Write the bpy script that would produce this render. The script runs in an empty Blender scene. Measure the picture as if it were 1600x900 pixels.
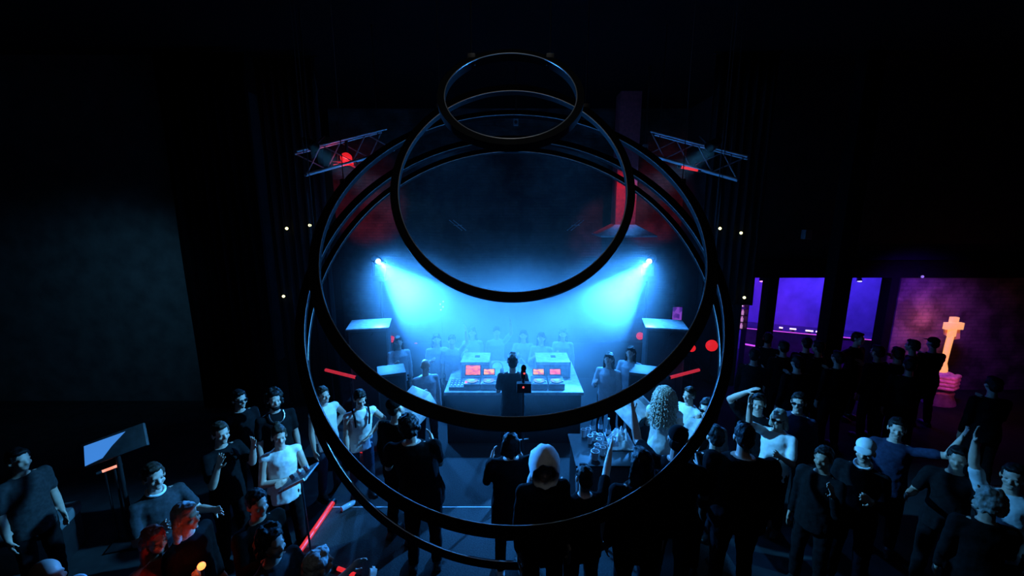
import bpy, bmesh, math, random
from mathutils import Vector, Matrix, noise as mnoise

random.seed(7)
S = bpy.context.scene
COL = S.collection
R = math.radians
V = Vector

# ---------------------------------------------------------------- camera
CAM_Z, PITCH, FPX = 4.1, R(10.6), 640.0
cd = bpy.data.cameras.new('camera')
cam = bpy.data.objects.new('camera', cd)
COL.objects.link(cam)
cam.location = (0, 0, CAM_Z)
cam.rotation_euler = (math.pi / 2 - PITCH, 0, 0)
cd.sensor_width = 36.0
cd.lens = 36.0 * FPX / 1600.0
cd.clip_start = 0.05
cd.clip_end = 100
S.camera = cam

# ---------------------------------------------------------------- world, exposure
S.view_settings.view_transform = 'Standard'
S.view_settings.look = 'None'
S.view_settings.gamma = 1
S.view_settings.use_curve_mapping = False
S.view_settings.exposure = 0.0
W = bpy.data.worlds.new('night')
S.world = W
W.use_nodes = True
W.node_tree.nodes['Background'].inputs[0].default_value = (0.35, 0.5, 0.8, 1)
W.node_tree.nodes['Background'].inputs[1].default_value = 0.0012
S.cycles.use_denoising = True
S.cycles.max_bounces = 5
S.cycles.volume_bounces = 1
S.cycles.volume_step_rate = 2.0
S.cycles.sample_clamp_indirect = 3.0


def spot(name, loc, target, color, power, size, blend=0.3, radius=0.04, parent=None):
    l = bpy.data.lights.new(name, 'SPOT')
    l.color = color
    l.energy = power
    l.spot_size = R(size)
    l.spot_blend = blend
    l.shadow_soft_size = radius
    o = bpy.data.objects.new(name, l)
    COL.objects.link(o)
    o.location = loc
    d = V(target) - V(loc)
    o.rotation_euler = d.to_track_quat('-Z', 'Y').to_euler()
    return o


def point(name, loc, color, power, radius=0.05):
    l = bpy.data.lights.new(name, 'POINT')
    l.color = color
    l.energy = power
    l.shadow_soft_size = radius
    o = bpy.data.objects.new(name, l)
    COL.objects.link(o)
    o.location = loc
    return o


def area(name, loc, target, color, power, sx, sy, spread=180):
    l = bpy.data.lights.new(name, 'AREA')
    l.shape = 'RECTANGLE'
    l.size, l.size_y = sx, sy
    l.color = color
    l.energy = power
    l.spread = R(spread)
    o = bpy.data.objects.new(name, l)
    COL.objects.link(o)
    o.location = loc
    o.rotation_euler = (V(target) - V(loc)).to_track_quat('-Z', 'Y').to_euler()
    return o


BLUE = (0.035, 0.3, 1.0)
CYAN = (0.08, 0.46, 1.0)
RED = (1.0, 0.04, 0.05)
VIOLET = (0.16, 0.03, 1.0)
MAGENTA = (0.75, 0.04, 0.9)
LAMP_L, LAMP_R = V((-2.94, 9.0, 3.0)), V((3.02, 9.0, 3.0))
AIM_L, AIM_R = V((-1.0, 6.5, 2.1)), V((1.0, 6.4, 1.95))
# beams and the spill of the two moving heads that fill the haze
spot('beam_light', LAMP_L, AIM_L, BLUE, 11000, 28, 0.18, 0.03)
spot('beam_light', LAMP_R, AIM_R, BLUE, 11000, 28, 0.18, 0.03)
spot('spill_light', LAMP_L + V((0.05, -0.05, -0.03)), AIM_L, BLUE, 1500, 120, 1.0, 0.1)
spot('spill_light', LAMP_R + V((-0.05, -0.05, -0.03)), AIM_R, BLUE, 1500, 120, 1.0, 0.1)
# added blue spots under the ceiling to light the haze, no fixtures
spot('haze_fill', (-1.3, 8.6, 6.5), (-0.7, 7.7, 1.5), BLUE, 3200, 62, 1.0, 0.15)
spot('haze_fill', (1.3, 8.6, 6.5), (0.7, 7.7, 1.5), BLUE, 3200, 62, 1.0, 0.15)
# added spots by the trusses that brighten the crowd left and right of the stage
spot('crowd_fill', (2.9, 6.1, 5.0), (-2.9, 4.3, 1.3), CYAN, 5200, 27, 0.9, 0.08)
spot('crowd_fill', (-2.9, 6.1, 5.0), (3.2, 4.7, 1.3), CYAN, 4400, 26, 0.9, 0.08)
# added dim fills above the camera for the hoop rims, no lamp there
area('overhead_fill', (0, 0.6, 6.6), (0, 3.0, 4.2), (1.0, 0.95, 0.9), 1.3, 1.5, 0.5, 120)
spot('hoop_fill', (0, 0.9, 6.8), (0, 3.0, 1.6), (0.7, 0.88, 1.0), 17, 62, 1.0, 0.2)
# red uplights on the brick
spot('red_light', (-3.6, 9.6, 2.2), (-4.2, 12.0, 3.9), RED, 190, 42, 0.8, 0.1)
spot('red_light', (3.6, 9.6, 2.2), (4.2, 12.0, 3.9), RED, 190, 42, 0.8, 0.1)
spot('red_light', (2.6, 9.2, 5.6), (2.8, 11.0, 4.3), RED, 90, 40, 0.8, 0.05)
spot('hood_fill', (3.4, 10.6, 5.4), (2.9, 11.0, 3.7), BLUE, 60, 50, 0.8, 0.1)  # added blue fill on top of the flared hood
spot('wall_fill', (-5.4, 5.4, 4.6), (-8.6, 8.4, 1.6), (0.15, 0.55, 1.0), 110, 70, 1.0, 0.3)  # added fill that tints the left wall, without a fixture
# bar room
spot('bar_light', (5.95, 10.0, 2.6), (7.4, 10.6, 1.1), MAGENTA, 110, 45, 0.6, 0.03)
spot('bar_light', (8.3, 10.0, 2.6), (6.8, 10.6, 1.5), (0.08, 0.03, 1.0), 500, 55, 0.6, 0.03)
area('bar_light', (6.4, 10.7, 2.62), (6.4, 10.7, 0), (0.1, 0.02, 1.0), 70, 2.5, 1.4)
area('bar_light', (9.3, 10.7, 2.62), (9.3, 10.7, 0), (0.06, 0.025, 1.0), 115, 3.0, 1.4)

# ---------------------------------------------------------------- helpers
def ray(px, py):
    u, v = (px - 800) / FPX, (py - 450) / FPX
    return V((u, math.cos(PITCH) - v * math.sin(PITCH), -math.sin(PITCH) - v * math.cos(PITCH)))


def at_z(px, py, z):
    r = ray(px, py)
    return V((0, 0, CAM_Z)) + r * ((z - CAM_Z) / r.z)


def at_y(px, py, y):
    r = ray(px, py)
    return V((0, 0, CAM_Z)) + r * (y / r.y)


_M = {}


def mat(name, color, rough=0.7, metal=0.0, emit=None, strength=1.0, var=0.25, scale=12.0, bump=0.15, stretch=None, spec=None):
    if name in _M:
        return _M[name]
    m = bpy.data.materials.new(name)
    m.use_nodes = True
    nt = m.node_tree
    b = nt.nodes['Principled BSDF']
    tc = nt.nodes.new('ShaderNodeTexCoord')
    src = tc.outputs['Object']
    if stretch:
        mp = nt.nodes.new('ShaderNodeMapping')
        mp.inputs['Scale'].default_value = stretch
        nt.links.new(src, mp.inputs[0])
        src = mp.outputs[0]
    nz = nt.nodes.new('ShaderNodeTexNoise')
    nz.inputs['Scale'].default_value = scale
    nz.inputs['Detail'].default_value = 4
    nt.links.new(src, nz.inputs['Vector'])
    rp = nt.nodes.new('ShaderNodeValToRGB')
    c = color
    rp.color_ramp.elements[0].color = (c[0] * (1 - var), c[1] * (1 - var), c[2] * (1 - var), 1)
    rp.color_ramp.elements[1].color = (min(1, c[0] * (1 + var)), min(1, c[1] * (1 + var)), min(1, c[2] * (1 + var)), 1)
    rp.color_ramp.elements[0].position = 0.3
    rp.color_ramp.elements[1].position = 0.7
    nt.links.new(nz.outputs['Fac'], rp.inputs[0])
    nt.links.new(rp.outputs[0], b.inputs['Base Color'])
    b.inputs['Roughness'].default_value = rough
    b.inputs['Metallic'].default_value = metal
    if spec is not None:
        b.inputs['Specular IOR Level'].default_value = spec
    if bump:
        bp = nt.nodes.new('ShaderNodeBump')
        bp.inputs['Strength'].default_value = bump
        bp.inputs['Distance'].default_value = 0.01
        nt.links.new(nz.outputs['Fac'], bp.inputs['Height'])
        nt.links.new(bp.outputs[0], b.inputs['Normal'])
    if emit:
        b.inputs['Emission Color'].default_value = (*emit, 1)
        b.inputs['Emission Strength'].default_value = strength
    _M[name] = m
    return m


def brick(name, c1, c2, mortar, scale=1.0):
    m = bpy.data.materials.new(name)
    m.use_nodes = True
    nt = m.node_tree
    b = nt.nodes['Principled BSDF']
    tc = nt.nodes.new('ShaderNodeTexCoord')
    sx = nt.nodes.new('ShaderNodeSeparateXYZ')
    ad = nt.nodes.new('ShaderNodeMath')
    cb = nt.nodes.new('ShaderNodeCombineXYZ')
    nt.links.new(tc.outputs['Object'], sx.inputs[0])
    nt.links.new(sx.outputs[0], ad.inputs[0])
    nt.links.new(sx.outputs[1], ad.inputs[1])
    nt.links.new(ad.outputs[0], cb.inputs[0])
    nt.links.new(sx.outputs[2], cb.inputs[1])
    br = nt.nodes.new('ShaderNodeTexBrick')
    br.inputs['Color1'].default_value = (*c1, 1)
    br.inputs['Color2'].default_value = (*c2, 1)
    br.inputs['Mortar'].default_value = (*mortar, 1)
    br.inputs['Scale'].default_value = scale
    br.inputs['Brick Width'].default_value = 0.24
    br.inputs['Row Height'].default_value = 0.085
    br.inputs['Mortar Size'].default_value = 0.012
    nt.links.new(cb.outputs[0], br.inputs['Vector'])
    nz = nt.nodes.new('ShaderNodeTexNoise')
    nz.inputs['Scale'].default_value = 2.2
    nz.inputs['Detail'].default_value = 6
    nt.links.new(tc.outputs['Object'], nz.inputs['Vector'])
    mx = nt.nodes.new('ShaderNodeMix')
    mx.data_type = 'RGBA'
    mx.blend_type = 'MULTIPLY'
    mx.inputs[0].default_value = 0.8
    nt.links.new(br.outputs['Color'], mx.inputs[6])
    rp = nt.nodes.new('ShaderNodeValToRGB')
    rp.color_ramp.elements[0].position = 0.4
    rp.color_ramp.elements[0].color = (0.12, 0.12, 0.12, 1)
    rp.color_ramp.elements[1].position = 0.62
    nt.links.new(nz.outputs['Fac'], rp.inputs[0])
    nt.links.new(rp.outputs[0], mx.inputs[7])
    nt.links.new(mx.outputs[2], b.inputs['Base Color'])
    b.inputs['Roughness'].default_value = 0.85
    bp = nt.nodes.new('ShaderNodeBump')
    bp.inputs['Distance'].default_value = 0.02
    bp.invert = True
    nt.links.new(br.outputs['Fac'], bp.inputs['Height'])
    nt.links.new(bp.outputs[0], b.inputs['Normal'])
    return m


def noise_emit(name, c_lo, c_hi, strength, scale=(30, 30, 60)):
    m = mat(name, (0.02, 0.02, 0.02), 0.3, var=0.1)
    nt = m.node_tree
    b = nt.nodes['Principled BSDF']
    tc = nt.nodes.new('ShaderNodeTexCoord')
    mp = nt.nodes.new('ShaderNodeMapping')
    mp.inputs['Scale'].default_value = scale
    vo = nt.nodes.new('ShaderNodeTexVoronoi')
    vo.inputs['Scale'].default_value = 1.0
    rp = nt.nodes.new('ShaderNodeValToRGB')
    rp.color_ramp.elements[0].color = (*c_lo, 1)
    rp.color_ramp.elements[1].color = (*c_hi, 1)
    rp.color_ramp.elements[0].position = 0.3
    rp.color_ramp.elements[1].position = 0.6
    nt.links.new(tc.outputs['Object'], mp.inputs[0])
    nt.links.new(mp.outputs[0], vo.inputs['Vector'])
    nt.links.new(vo.outputs['Color'], rp.inputs[0])
    nt.links.new(rp.outputs[0], b.inputs['Emission Color'])
    b.inputs['Emission Strength'].default_value = strength
    return m


class MB:
    """collects shapes; build() links them as ONE mesh object"""

    def __init__(self):
        self.bm = bmesh.new()

    def box(self, c, s, rot=None, bevel=0.0, taper=None):
        vs = bmesh.ops.create_cube(self.bm, size=1.0)['verts']
        for v in vs:
            if taper and v.co.z > 0:
                v.co.x *= taper[0]
                v.co.y *= taper[1]
            v.co = V((v.co.x * s[0], v.co.y * s[1], v.co.z * s[2]))
        if bevel:
            es = list({e for v in vs for e in v.link_edges})
            vs = list({v for f in bmesh.ops.bevel(self.bm, geom=es, offset=bevel, segments=2, affect='EDGES', profile=0.6)['faces'] for v in f.verts} | {v for v in vs if v.is_valid})
        if rot is not None:
            bmesh.ops.transform(self.bm, matrix=rot.to_4x4(), verts=vs)
        bmesh.ops.translate(self.bm, vec=V(c), verts=vs)
        return self

    def tube(self, pts, r, n=10, closed=False, caps=True):
        pts = [V(p) for p in pts]
        rr = r if isinstance(r, (list, tuple)) else [r] * len(pts)
        rings = []
        N = len(pts)
        prev = None
        for i, p in enumerate(pts):
            a = pts[(i - 1) % N] if (closed or i > 0) else p
            b = pts[(i + 1) % N] if (closed or i < N - 1) else p
            t = (b - a).normalized()
            if prev is None:
                up = V((0, 0, 1)) if abs(t.z) < 0.9 else V((1, 0, 0))
                s = t.cross(up).normalized()
            else:
                s = (prev - t * prev.dot(t)).normalized()
            prev = s
            q = t.cross(s)
            rings.append([self.bm.verts.new(p + (s * math.cos(2 * math.pi * k / n) + q * math.sin(2 * math.pi * k / n)) * rr[i]) for k in range(n)])
        m = N if closed else N - 1
        for i in range(m):
            A, B = rings[i], rings[(i + 1) % N]
            for k in range(n):
                try:
                    self.bm.faces.new((A[k], A[(k + 1) % n], B[(k + 1) % n], B[k]))
                except ValueError:
                    pass
        if not closed and caps:
            self.bm.faces.new(rings[0][::-1])
            self.bm.faces.new(rings[-1])
        return self

    def ell(self, c, r, rot=None, u=12, v=8):
        vs = bmesh.ops.create_uvsphere(self.bm, u_segments=u, v_segments=v, radius=1.0)['verts']
        for w in vs:
            w.co = V((w.co.x * r[0], w.co.y * r[1], w.co.z * r[2]))
        if rot is not None:
            bmesh.ops.transform(self.bm, matrix=rot.to_4x4(), verts=vs)
        bmesh.ops.translate(self.bm, vec=V(c), verts=vs)
        return self

    def cap(self, p0, p1, r0, r1, flat=1.0, side=None, n=10):
        """capsule with different radii; flat scales it across, along the axis side"""
        p0, p1 = V(p0), V(p1)
        t = p1 - p0
        L = t.length
        t = t.normalized() if L > 1e-6 else V((0, 0, 1))
        if side is None:
            side = V((1, 0, 0)) if abs(t.x) < 0.8 else V((0, 1, 0))
        s = V(side)
        s = (s - t * s.dot(t)).normalized()
        q = t.cross(s)
        prof = [(-r0 * math.cos(R(a)), r0 * math.sin(R(a))) for a in (25, 55, 90)] + [(L + r1 * math.sin(R(a)), r1 * math.cos(R(a))) for a in (0, 35, 65)]
        rings = []
        for h, rad in prof:
            rings.append([self.bm.verts.new(p0 + t * h + (s * (math.cos(2 * math.pi * k / n) * flat) + q * math.sin(2 * math.pi * k / n)) * rad) for k in range(n)])
        for A, B in zip(rings, rings[1:]):
            for k in range(n):
                self.bm.faces.new((A[k], A[(k + 1) % n], B[(k + 1) % n], B[k]))
        self.bm.faces.new(rings[0][::-1])
        self.bm.faces.new(rings[-1])
        return self

    def loft(self, secs, n=20):
        """closed tube through elliptic sections (centre, rx, ry)"""
        rings = []
        for c, rx, ry in secs:
            rings.append([self.bm.verts.new(V(c) + V((rx * math.cos(2 * math.pi * k / n), ry * math.sin(2 * math.pi * k / n), 0))) for k in range(n)])
        for A, B in zip(rings, rings[1:]):
            for k in range(n):
                self.bm.faces.new((A[k], A[(k + 1) % n], B[(k + 1) % n], B[k]))
        self.bm.faces.new(rings[0][::-1])
        self.bm.faces.new(rings[-1])
        return self

    def cyl(self, c, r, h, axis='Z', n=20, r2=None):
        d = {'X': V((1, 0, 0)), 'Y': V((0, 1, 0)), 'Z': V((0, 0, 1))}[axis] if isinstance(axis, str) else V(axis).normalized()
        return self.tube([V(c) - d * h / 2, V(c) + d * h / 2], [r, r if r2 is None else r2], n)

    def quad(self, pts):
        self.bm.faces.new([self.bm.verts.new(V(p)) for p in pts])
        return self

    def prism(self, pts, thick):
        """polygon given by its corner points, thickened along its normal"""
        pts = [V(p) for p in pts]
        nrm = (pts[1] - pts[0]).cross(pts[2] - pts[0]).normalized() * thick
        a = [self.bm.verts.new(p) for p in pts]
        b = [self.bm.verts.new(p + nrm) for p in pts]
        self.bm.faces.new(a[::-1])
        self.bm.faces.new(b)
        for i in range(len(pts)):
            j = (i + 1) % len(pts)
            self.bm.faces.new((a[i], a[j], b[j], b[i]))
        return self

    def xf(self, M):
        bmesh.ops.transform(self.bm, matrix=M, verts=self.bm.verts)
        return self

    def mesh(self, name):
        bmesh.ops.recalc_face_normals(self.bm, faces=self.bm.faces)
        me = bpy.data.meshes.new(name)
        self.bm.to_mesh(me)
        self.bm.free()
        return me

    def build(self, name, m, parent=None, smooth=True, angle=40):
        me = self.mesh(name)
        o = bpy.data.objects.new(name, me)
        COL.objects.link(o)
        me.materials.append(m)
        if smooth:
            for p in me.polygons:
                p.use_smooth = True
            try:
                me.set_sharp_from_angle(angle=R(angle))
            except Exception:
                pass
        if parent is not None:
            o.parent = parent
        return o

    def blob(self, name, m, parent=None, voxel=0.01, smooth=2, wrinkle=0.0, wsize=0.12):
        """fuses everything collected into one continuous skin"""
        me = self.mesh(name)
        t = bpy.data.objects.new(name, me)
        COL.objects.link(t)
        rm = t.modifiers.new('fuse', 'REMESH')
        rm.mode = 'VOXEL'
        rm.voxel_size = voxel
        if smooth:
            sm = t.modifiers.new('soft', 'SMOOTH')
            sm.factor = 0.5
            sm.iterations = smooth
        if wrinkle:
            dp = t.modifiers.new('folds', 'DISPLACE')
            tx = bpy.data.textures.get('folds%g' % wsize)
            if tx is None:
                tx = bpy.data.textures.new('folds%g' % wsize, 'CLOUDS')
                tx.noise_scale = wsize
                tx.noise_depth = 2
            dp.texture = tx
            dp.strength = wrinkle
            dp.mid_level = 0.5
        dg = bpy.context.evaluated_depsgraph_get()
        nm = bpy.data.meshes.new_from_object(t.evaluated_get(dg))
        bpy.data.objects.remove(t)
        bpy.data.meshes.remove(me)
        nm.name = name
        o = bpy.data.objects.new(name, nm)
        COL.objects.link(o)
        nm.materials.clear()
        nm.materials.append(m)
        nm.polygons.foreach_set('use_smooth', [True] * len(nm.polygons))
        if parent is not None:
            o.parent = parent
        return o


def tag(o, label, cat, group=None, kind=None):
    o['label'] = label
    o['category'] = cat
    if group:
        o['group'] = group
    if kind:
        o['kind'] = kind
    return o


def thing(name, label, cat, loc=(0, 0, 0), rz=0.0, group=None):
    o = bpy.data.objects.new(name, None)
    COL.objects.link(o)
    o.empty_display_size = 0.1
    o.location = loc
    o.rotation_euler = (0, 0, rz)
    return tag(o, label, cat, group)


def struct(o, label=None):
    o['kind'] = 'structure'
    if label:
        o['label'] = label
        o['category'] = 'room'
    return o


def copy_tree(o, parent=None):
    c = o.copy()
    COL.objects.link(c)
    if parent is not None:
        c.parent = parent
    for ch in list(o.children):
        copy_tree(ch, c)
    return c


# ---------------------------------------------------------------- materials
BLACK = mat('black_paint', (0.012, 0.012, 0.014), 0.45)
MATTE = mat('matte_black', (0.005, 0.005, 0.006), 0.95, spec=0.05)
WALLDK = mat('dark_wall_paint', (0.025, 0.027, 0.03), 0.95, scale=3, spec=0.1)
FLOORM = mat('dark_floor', (0.02, 0.022, 0.024), 0.9, scale=5, bump=0.05, spec=0.1)
STAGEM = mat('grey_stage_carpet', (0.055, 0.058, 0.06), 0.95, scale=60, bump=0.3, spec=0.1)
DRAPE = mat('black_drape', (0.016, 0.017, 0.018), 0.95, spec=0.1, scale=3, stretch=(6, 6, 0.3), bump=0.8)
STEEL = mat('steel', (0.5, 0.5, 0.52), 0.3, 1.0)
ALU = mat('aluminium', (0.42, 0.42, 0.44), 0.35, 0.8)
GREYP = mat('grey_plastic', (0.25, 0.26, 0.28), 0.4)
PALE = mat('pale_laminate', (0.55, 0.56, 0.58), 0.35)
WHITE = mat('white_plastic', (0.75, 0.75, 0.75), 0.4)
CABLE = mat('black_cable', (0.01, 0.01, 0.01), 0.5)
BRICKM = brick('dark_red_brick', (0.11, 0.075, 0.065), (0.08, 0.055, 0.05), (0.07, 0.066, 0.064))
REDLED = mat('red_led_tube', (0.5, 0.02, 0.02), 0.4, emit=(1.0, 0.03, 0.04), strength=0.75)
REDDIM = mat('red_indicator', (0.5, 0.02, 0.02), 0.4, emit=(1.0, 0.05, 0.05), strength=3.0)

# ---------------------------------------------------------------- setting
CEIL = 7.0
struct(MB().box((0, 6, -0.05), (30, 22, 0.1)).build('floor', FLOORM))
struct(MB().box((0, 6, CEIL + 0.05), (30, 22, 0.1)).build('ceiling', MATTE))
struct(MB().box((0, 12.6, CEIL / 2), (10.6, 0.2, CEIL)).build('wall_back', BRICKM))
struct(MB().box((-11.0, 8.5, CEIL / 2), (9.0, 0.2, CEIL)).build('wall_left', mat('grey_wall_paint', (0.12, 0.13, 0.135), 0.9, scale=3, spec=0.1)))
struct(MB().box((-6.6, 10.6, CEIL / 2), (0.2, 4.2, CEIL)).build('trim_1', WALLDK))
# bar room behind the pillars on the right
struct(MB().box((8.7, 12.0, 1.4), (7.0, 0.2, 2.8)).build('wall_bar', mat('bar_wall_paint', (0.35, 0.33, 0.38), 0.8, scale=3)))
struct(MB().box((5.2, 11.4, CEIL / 2), (0.2, 4.4, CEIL)).build('wall_bar_side', WALLDK))
struct(MB().box((8.7, 10.7, 2.75), (7.0, 3.0, 0.12)).build('ceiling_bar', MATTE))
struct(MB().box((9.6, 9.1, 4.95), (9.0, 0.3, 4.1)).build('wall_soffit', WALLDK))
struct(MB().box((9.4, 8.98, 2.86), (9.2, 0.25, 0.38)).build('trim_2', MATTE))
struct(MB().box((11.6, 9.1, 1.45), (5.9, 0.25, 2.9)).build('wall_right', brick('right_brick', (0.26, 0.2, 0.2), (0.22, 0.17, 0.17), (0.19, 0.16, 0.16))))
for i, (px0, px1, y, d) in enumerate(((1192, 1207, 9.0, 0.25), (1378, 1391, 9.0, 0.25))):
    a, b = at_y(px0, 480, y).x, at_y(px1, 480, y).x
    struct(MB().box(((a + b) / 2, y, 1.35), (b - a, d, 2.7), bevel=0.01).build('pillar_%d' % (i + 1), MATTE))
a, b = at_y(1290, 480, 8.3).x, at_y(1316, 480, 8.3).x
struct(MB().box(((a + b) / 2, 8.3, CEIL / 2), (b - a, 0.3, CEIL), bevel=0.02).build('pillar_3', MATTE))
# stage riser
st = MB().box((0.0, 4.75, 0.1), (5.0, 2.5, 0.2), bevel=0.008).box((0.0, 7.6, 0.1), (6.9, 3.2, 0.2), bevel=0.008).build('stage_riser', STAGEM)
struct(st)
struct(MB().box((0, 4.86, 0.2015), (4.96, 0.016, 0.003)).build('trim_3', mat('aluminium_seam', (0.7, 0.7, 0.7), 0.5)))


def drape(name, x0, x1, y, z0, z1, label, folds, depth=0.05, m=DRAPE):
    n = folds * 8
    mb = MB()
    cols = []
    for k in range(n + 1):
        x = x0 + (x1 - x0) * k / n
        yy = y + depth * math.sin(2 * math.pi * k / 8) * (0.7 + 0.3 * math.sin(k * 1.7))
        cols.append([mb.bm.verts.new((x, yy + 0.25 * depth * math.sin(j * 1.3 + k), z0 + (z1 - z0) * j / 8)) for j in range(9)])
    for A, B in zip(cols, cols[1:]):
        for j in range(8):
            mb.bm.faces.new((A[j], B[j], B[j + 1], A[j + 1]))
    root = thing(name, label, 'curtain', (0, 0, 0))
    o = mb.build('cloth', m, root)
    sm = o.modifiers.new('thick', 'SOLIDIFY')
    sm.thickness = 0.012
    MB().tube([(x0 - 0.05, y, z1 + 0.01), (x1 + 0.05, y, z1 + 0.01)], 0.02).build('curtain_rail', BLACK, root)
    return root


drape('stage_drape', -6.5, -4.85, 8.05, 0.02, 6.9, 'wide pitch black stage curtain between the pale left wall and the stage', 9, m=mat('deep_black_drape', (0.004, 0.004, 0.005), 1.0, spec=0.0))
drape('stage_drape', -4.8, -3.66, 8.25, 0.02, 6.9, 'narrow black curtain with tiny yellow lamps on the left edge of the stage', 7)
drape('stage_drape', 3.78, 4.95, 8.25, 2.2, 6.97, 'short black hanging curtain ending above the pink bottle shelf right of the stage', 7)

# fairy lamps on the curtains
FAIRY = mat('fairy_lamp_glass', (0.6, 0.6, 0.3), 0.3, emit=(1.0, 0.95, 0.45), strength=2.2)
for px, py, lab in ((448, 357, 'tiny yellow lamp on left curtain, upper one near its outer edge'), (484, 352, 'tiny yellow-green lamp high on left curtain, nearest the ring'),
                    (443, 463, 'tiny yellow lamp low on the left curtain'), (1125, 357, 'tiny white lamp high on right curtain, nearest the ring'),
                    (1158, 364, 'tiny white lamp high on right curtain, outer one'), (1163, 465, 'tiny yellow lamp at bottom edge of the right curtain')):
    p = at_y(px, py, 8.13)
    t = thing('fairy_lamp', lab, 'lamp', p, 0, 'tiny lamps on the stage curtains')
    MB().ell((0, 0, 0), (0.028, 0.028, 0.028)).build('bulb', FAIRY, t)
    MB().cyl((0, 0.035, 0), 0.018, 0.06, 'Y').build('socket', BLACK, t)

# ---------------------------------------------------------------- hanging hoops
RIM = mat('hoop_rim_metal', (0.62, 0.63, 0.65), 0.35, 0.5, var=0.08)
HOOP = mat('hoop_black', (0.004, 0.004, 0.005), 0.7, spec=0.15)
HS = 1.25


def hoop(label, c, n, r, t, rim, drops):
    """c: offset from the camera at scale 1"""
    n = V(n).normalized()
    ctr = V((0, 0, CAM_Z)) + V(c) * HS
    r, t = r * HS, t * HS
    ex = V((1, 0, 0))
    ex = (ex - n * ex.dot(n)).normalized()
    ey = n.cross(ex)
    if ey.z < 0:
        ey = -ey
    root = thing('hanging_hoop', label, 'hoop', ctr, 0, 'black hoops hanging in a cascade')
    N = 128
    circ = lambda rad, off=0.0: [ex * (math.cos(2 * math.pi * k / N) * rad) + ey * (math.sin(2 * math.pi * k / N) * rad) + n * off for k in range(N)]
    mb = MB()
    dpt = 0.05
    prof = [(r, -dpt / 2), (r + t, -dpt / 2), (r + t, dpt / 2), (r, dpt / 2)]
    rings = [[mb.bm.verts.new(p) for p in circ(a, o)] for a, o in prof]
    for q in range(4):
        A, B = rings[q], rings[(q + 1) % 4]
        for k in range(N):
            mb.bm.faces.new((A[k], A[(k + 1) % N], B[(k + 1) % N], B[k]))
    mb.build('band', HOOP, root)
    s = -1 if n.y > 0 else 1
    MB().tube(circ(r - rim * 0.5, s * dpt / 2), rim, 8, closed=True).build('rim', RIM, root)
    for a in drops:
        p = ex * math.cos(R(a)) * (r + t) + ey * math.sin(R(a)) * (r + t)
        MB().tube([p, V((p.x, p.y, CEIL - ctr.z))], 0.004, 6).build('cable', CABLE, root)
        MB().box(p, (0.05, 0.05, 0.07), bevel=0.006).build('clamp', BLACK, root)
    return root


HA = hoop('smallest black hoop, topmost of the cascade under the ceiling', (-0.006, 1.999, 0.515), (0, 0.771, -0.637), 0.30, 0.033, 0.003, (55, 125))
HB = hoop('second smallest black hoop, crossing in front of the blue glow', (0.004, 2.488, 0.153), (0, 0.883, -0.47), 0.67, 0.045, 0.0036, (50, 130))
HC = hoop('thick black hoop framing the deck booth, middle one of five', (0.007, 2.873, -0.124), (0, 0.719, -0.695), 1.30, 0.066, 0.0042, (20, 160))
HD = hoop('second largest black hoop, passing in front of the hooded person', (0.02, 3.432, -0.665), (0, 0.792, -0.611), 1.74, 0.075, 0.005, (12, 168))
HE = hoop('largest and lowest black hoop, reaching behind the hooded person', (0.019, 3.695, -1.066), (0, 0.887, -0.461), 1.90, 0.055, 0.005, (12, 168))

# ---------------------------------------------------------------- deck booth
ST = 0.2          # height of the stage
TOP = 1.15        # table top
SCREEN_O = noise_emit('orange_screen', (0.4, 0.03, 0.0), (1.0, 0.34, 0.0), 1.7, (25, 25, 110))
SCREEN_R = noise_emit('red_screen', (0.45, 0.02, 0.03), (1.0, 0.17, 0.0), 1.5, (25, 25, 90))
SCREEN_P = noise_emit('pink_screen', (0.5, 0.03, 0.12), (1.0, 0.16, 0.14), 1.6, (25, 25, 110))
GEAR = mat('deck_grey', (0.2, 0.21, 0.23), 0.35, 0.3)
ROAD = mat('road_case_laminate', (0.32, 0.33, 0.35), 0.5)
SKIRT = mat('dark_table_skirt', (0.05, 0.05, 0.055), 0.9, stretch=(20, 20, 1), bump=0.5)

bt = thing('deck_booth', 'wide grey deck table with dark skirt behind the person in the black t-shirt', 'table', (0.03, 7.1, ST))
MB().box((0, 0, 0.92), (2.32, 1.46, 0.06), bevel=0.012).build('table_top', PALE, bt)
MB().box((0, 0.0, 0.445), (2.26, 1.4, 0.89), bevel=0.01).build('skirt', SKIRT, bt)
MB().box((0, -0.735, 0.92), (2.32, 0.012, 0.05)).build('edge_trim', ALU, bt)


def deck(px, label, scr, big=False):
    x = at_z(px, 600, TOP + 0.1).x
    t = thing('media_player', label, 'media player', (x, 6.62, TOP), 0, 'media players on the deck table')
    MB().box((0, 0, 0.055), (0.27, 0.36, 0.11), bevel=0.01).build('body', GEAR, t)
    MB().cyl((0, -0.06, 0.118), 0.1, 0.018, n=32).build('jog_wheel', ALU, t)
    MB().cyl((0, -0.06, 0.13), 0.045, 0.006, n=24).build('jog_display', PALE, t)
    sc = (0.25, 0.165) if big else (0.18, 0.09)
    rot = Matrix.Rotation(R(52), 3, 'X')
    zc = 0.16 + sc[1] * 0.42
    hs = MB().box((0, 0.13, zc), (sc[0] + 0.03, sc[1] + 0.03, 0.02), rot, bevel=0.004).build('screen_housing', BLACK, t)
    MB().box(V((0, 0.13, zc)) + rot @ V((0, 0, 0.0115)), (sc[0], sc[1], 0.003), rot).build('screen', scr, hs)
    b = MB()
    for k in range(2):
        b.cyl((-0.1, -0.13 + 0.045 * k, 0.114), 0.014, 0.012, n=14)
    b.build('cue_button', REDDIM if big else PALE, t)
    MB().box((0.11, -0.08, 0.118), (0.018, 0.03, 0.018), bevel=0.003).build('pitch_fader', WHITE, t)
    return t


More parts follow.
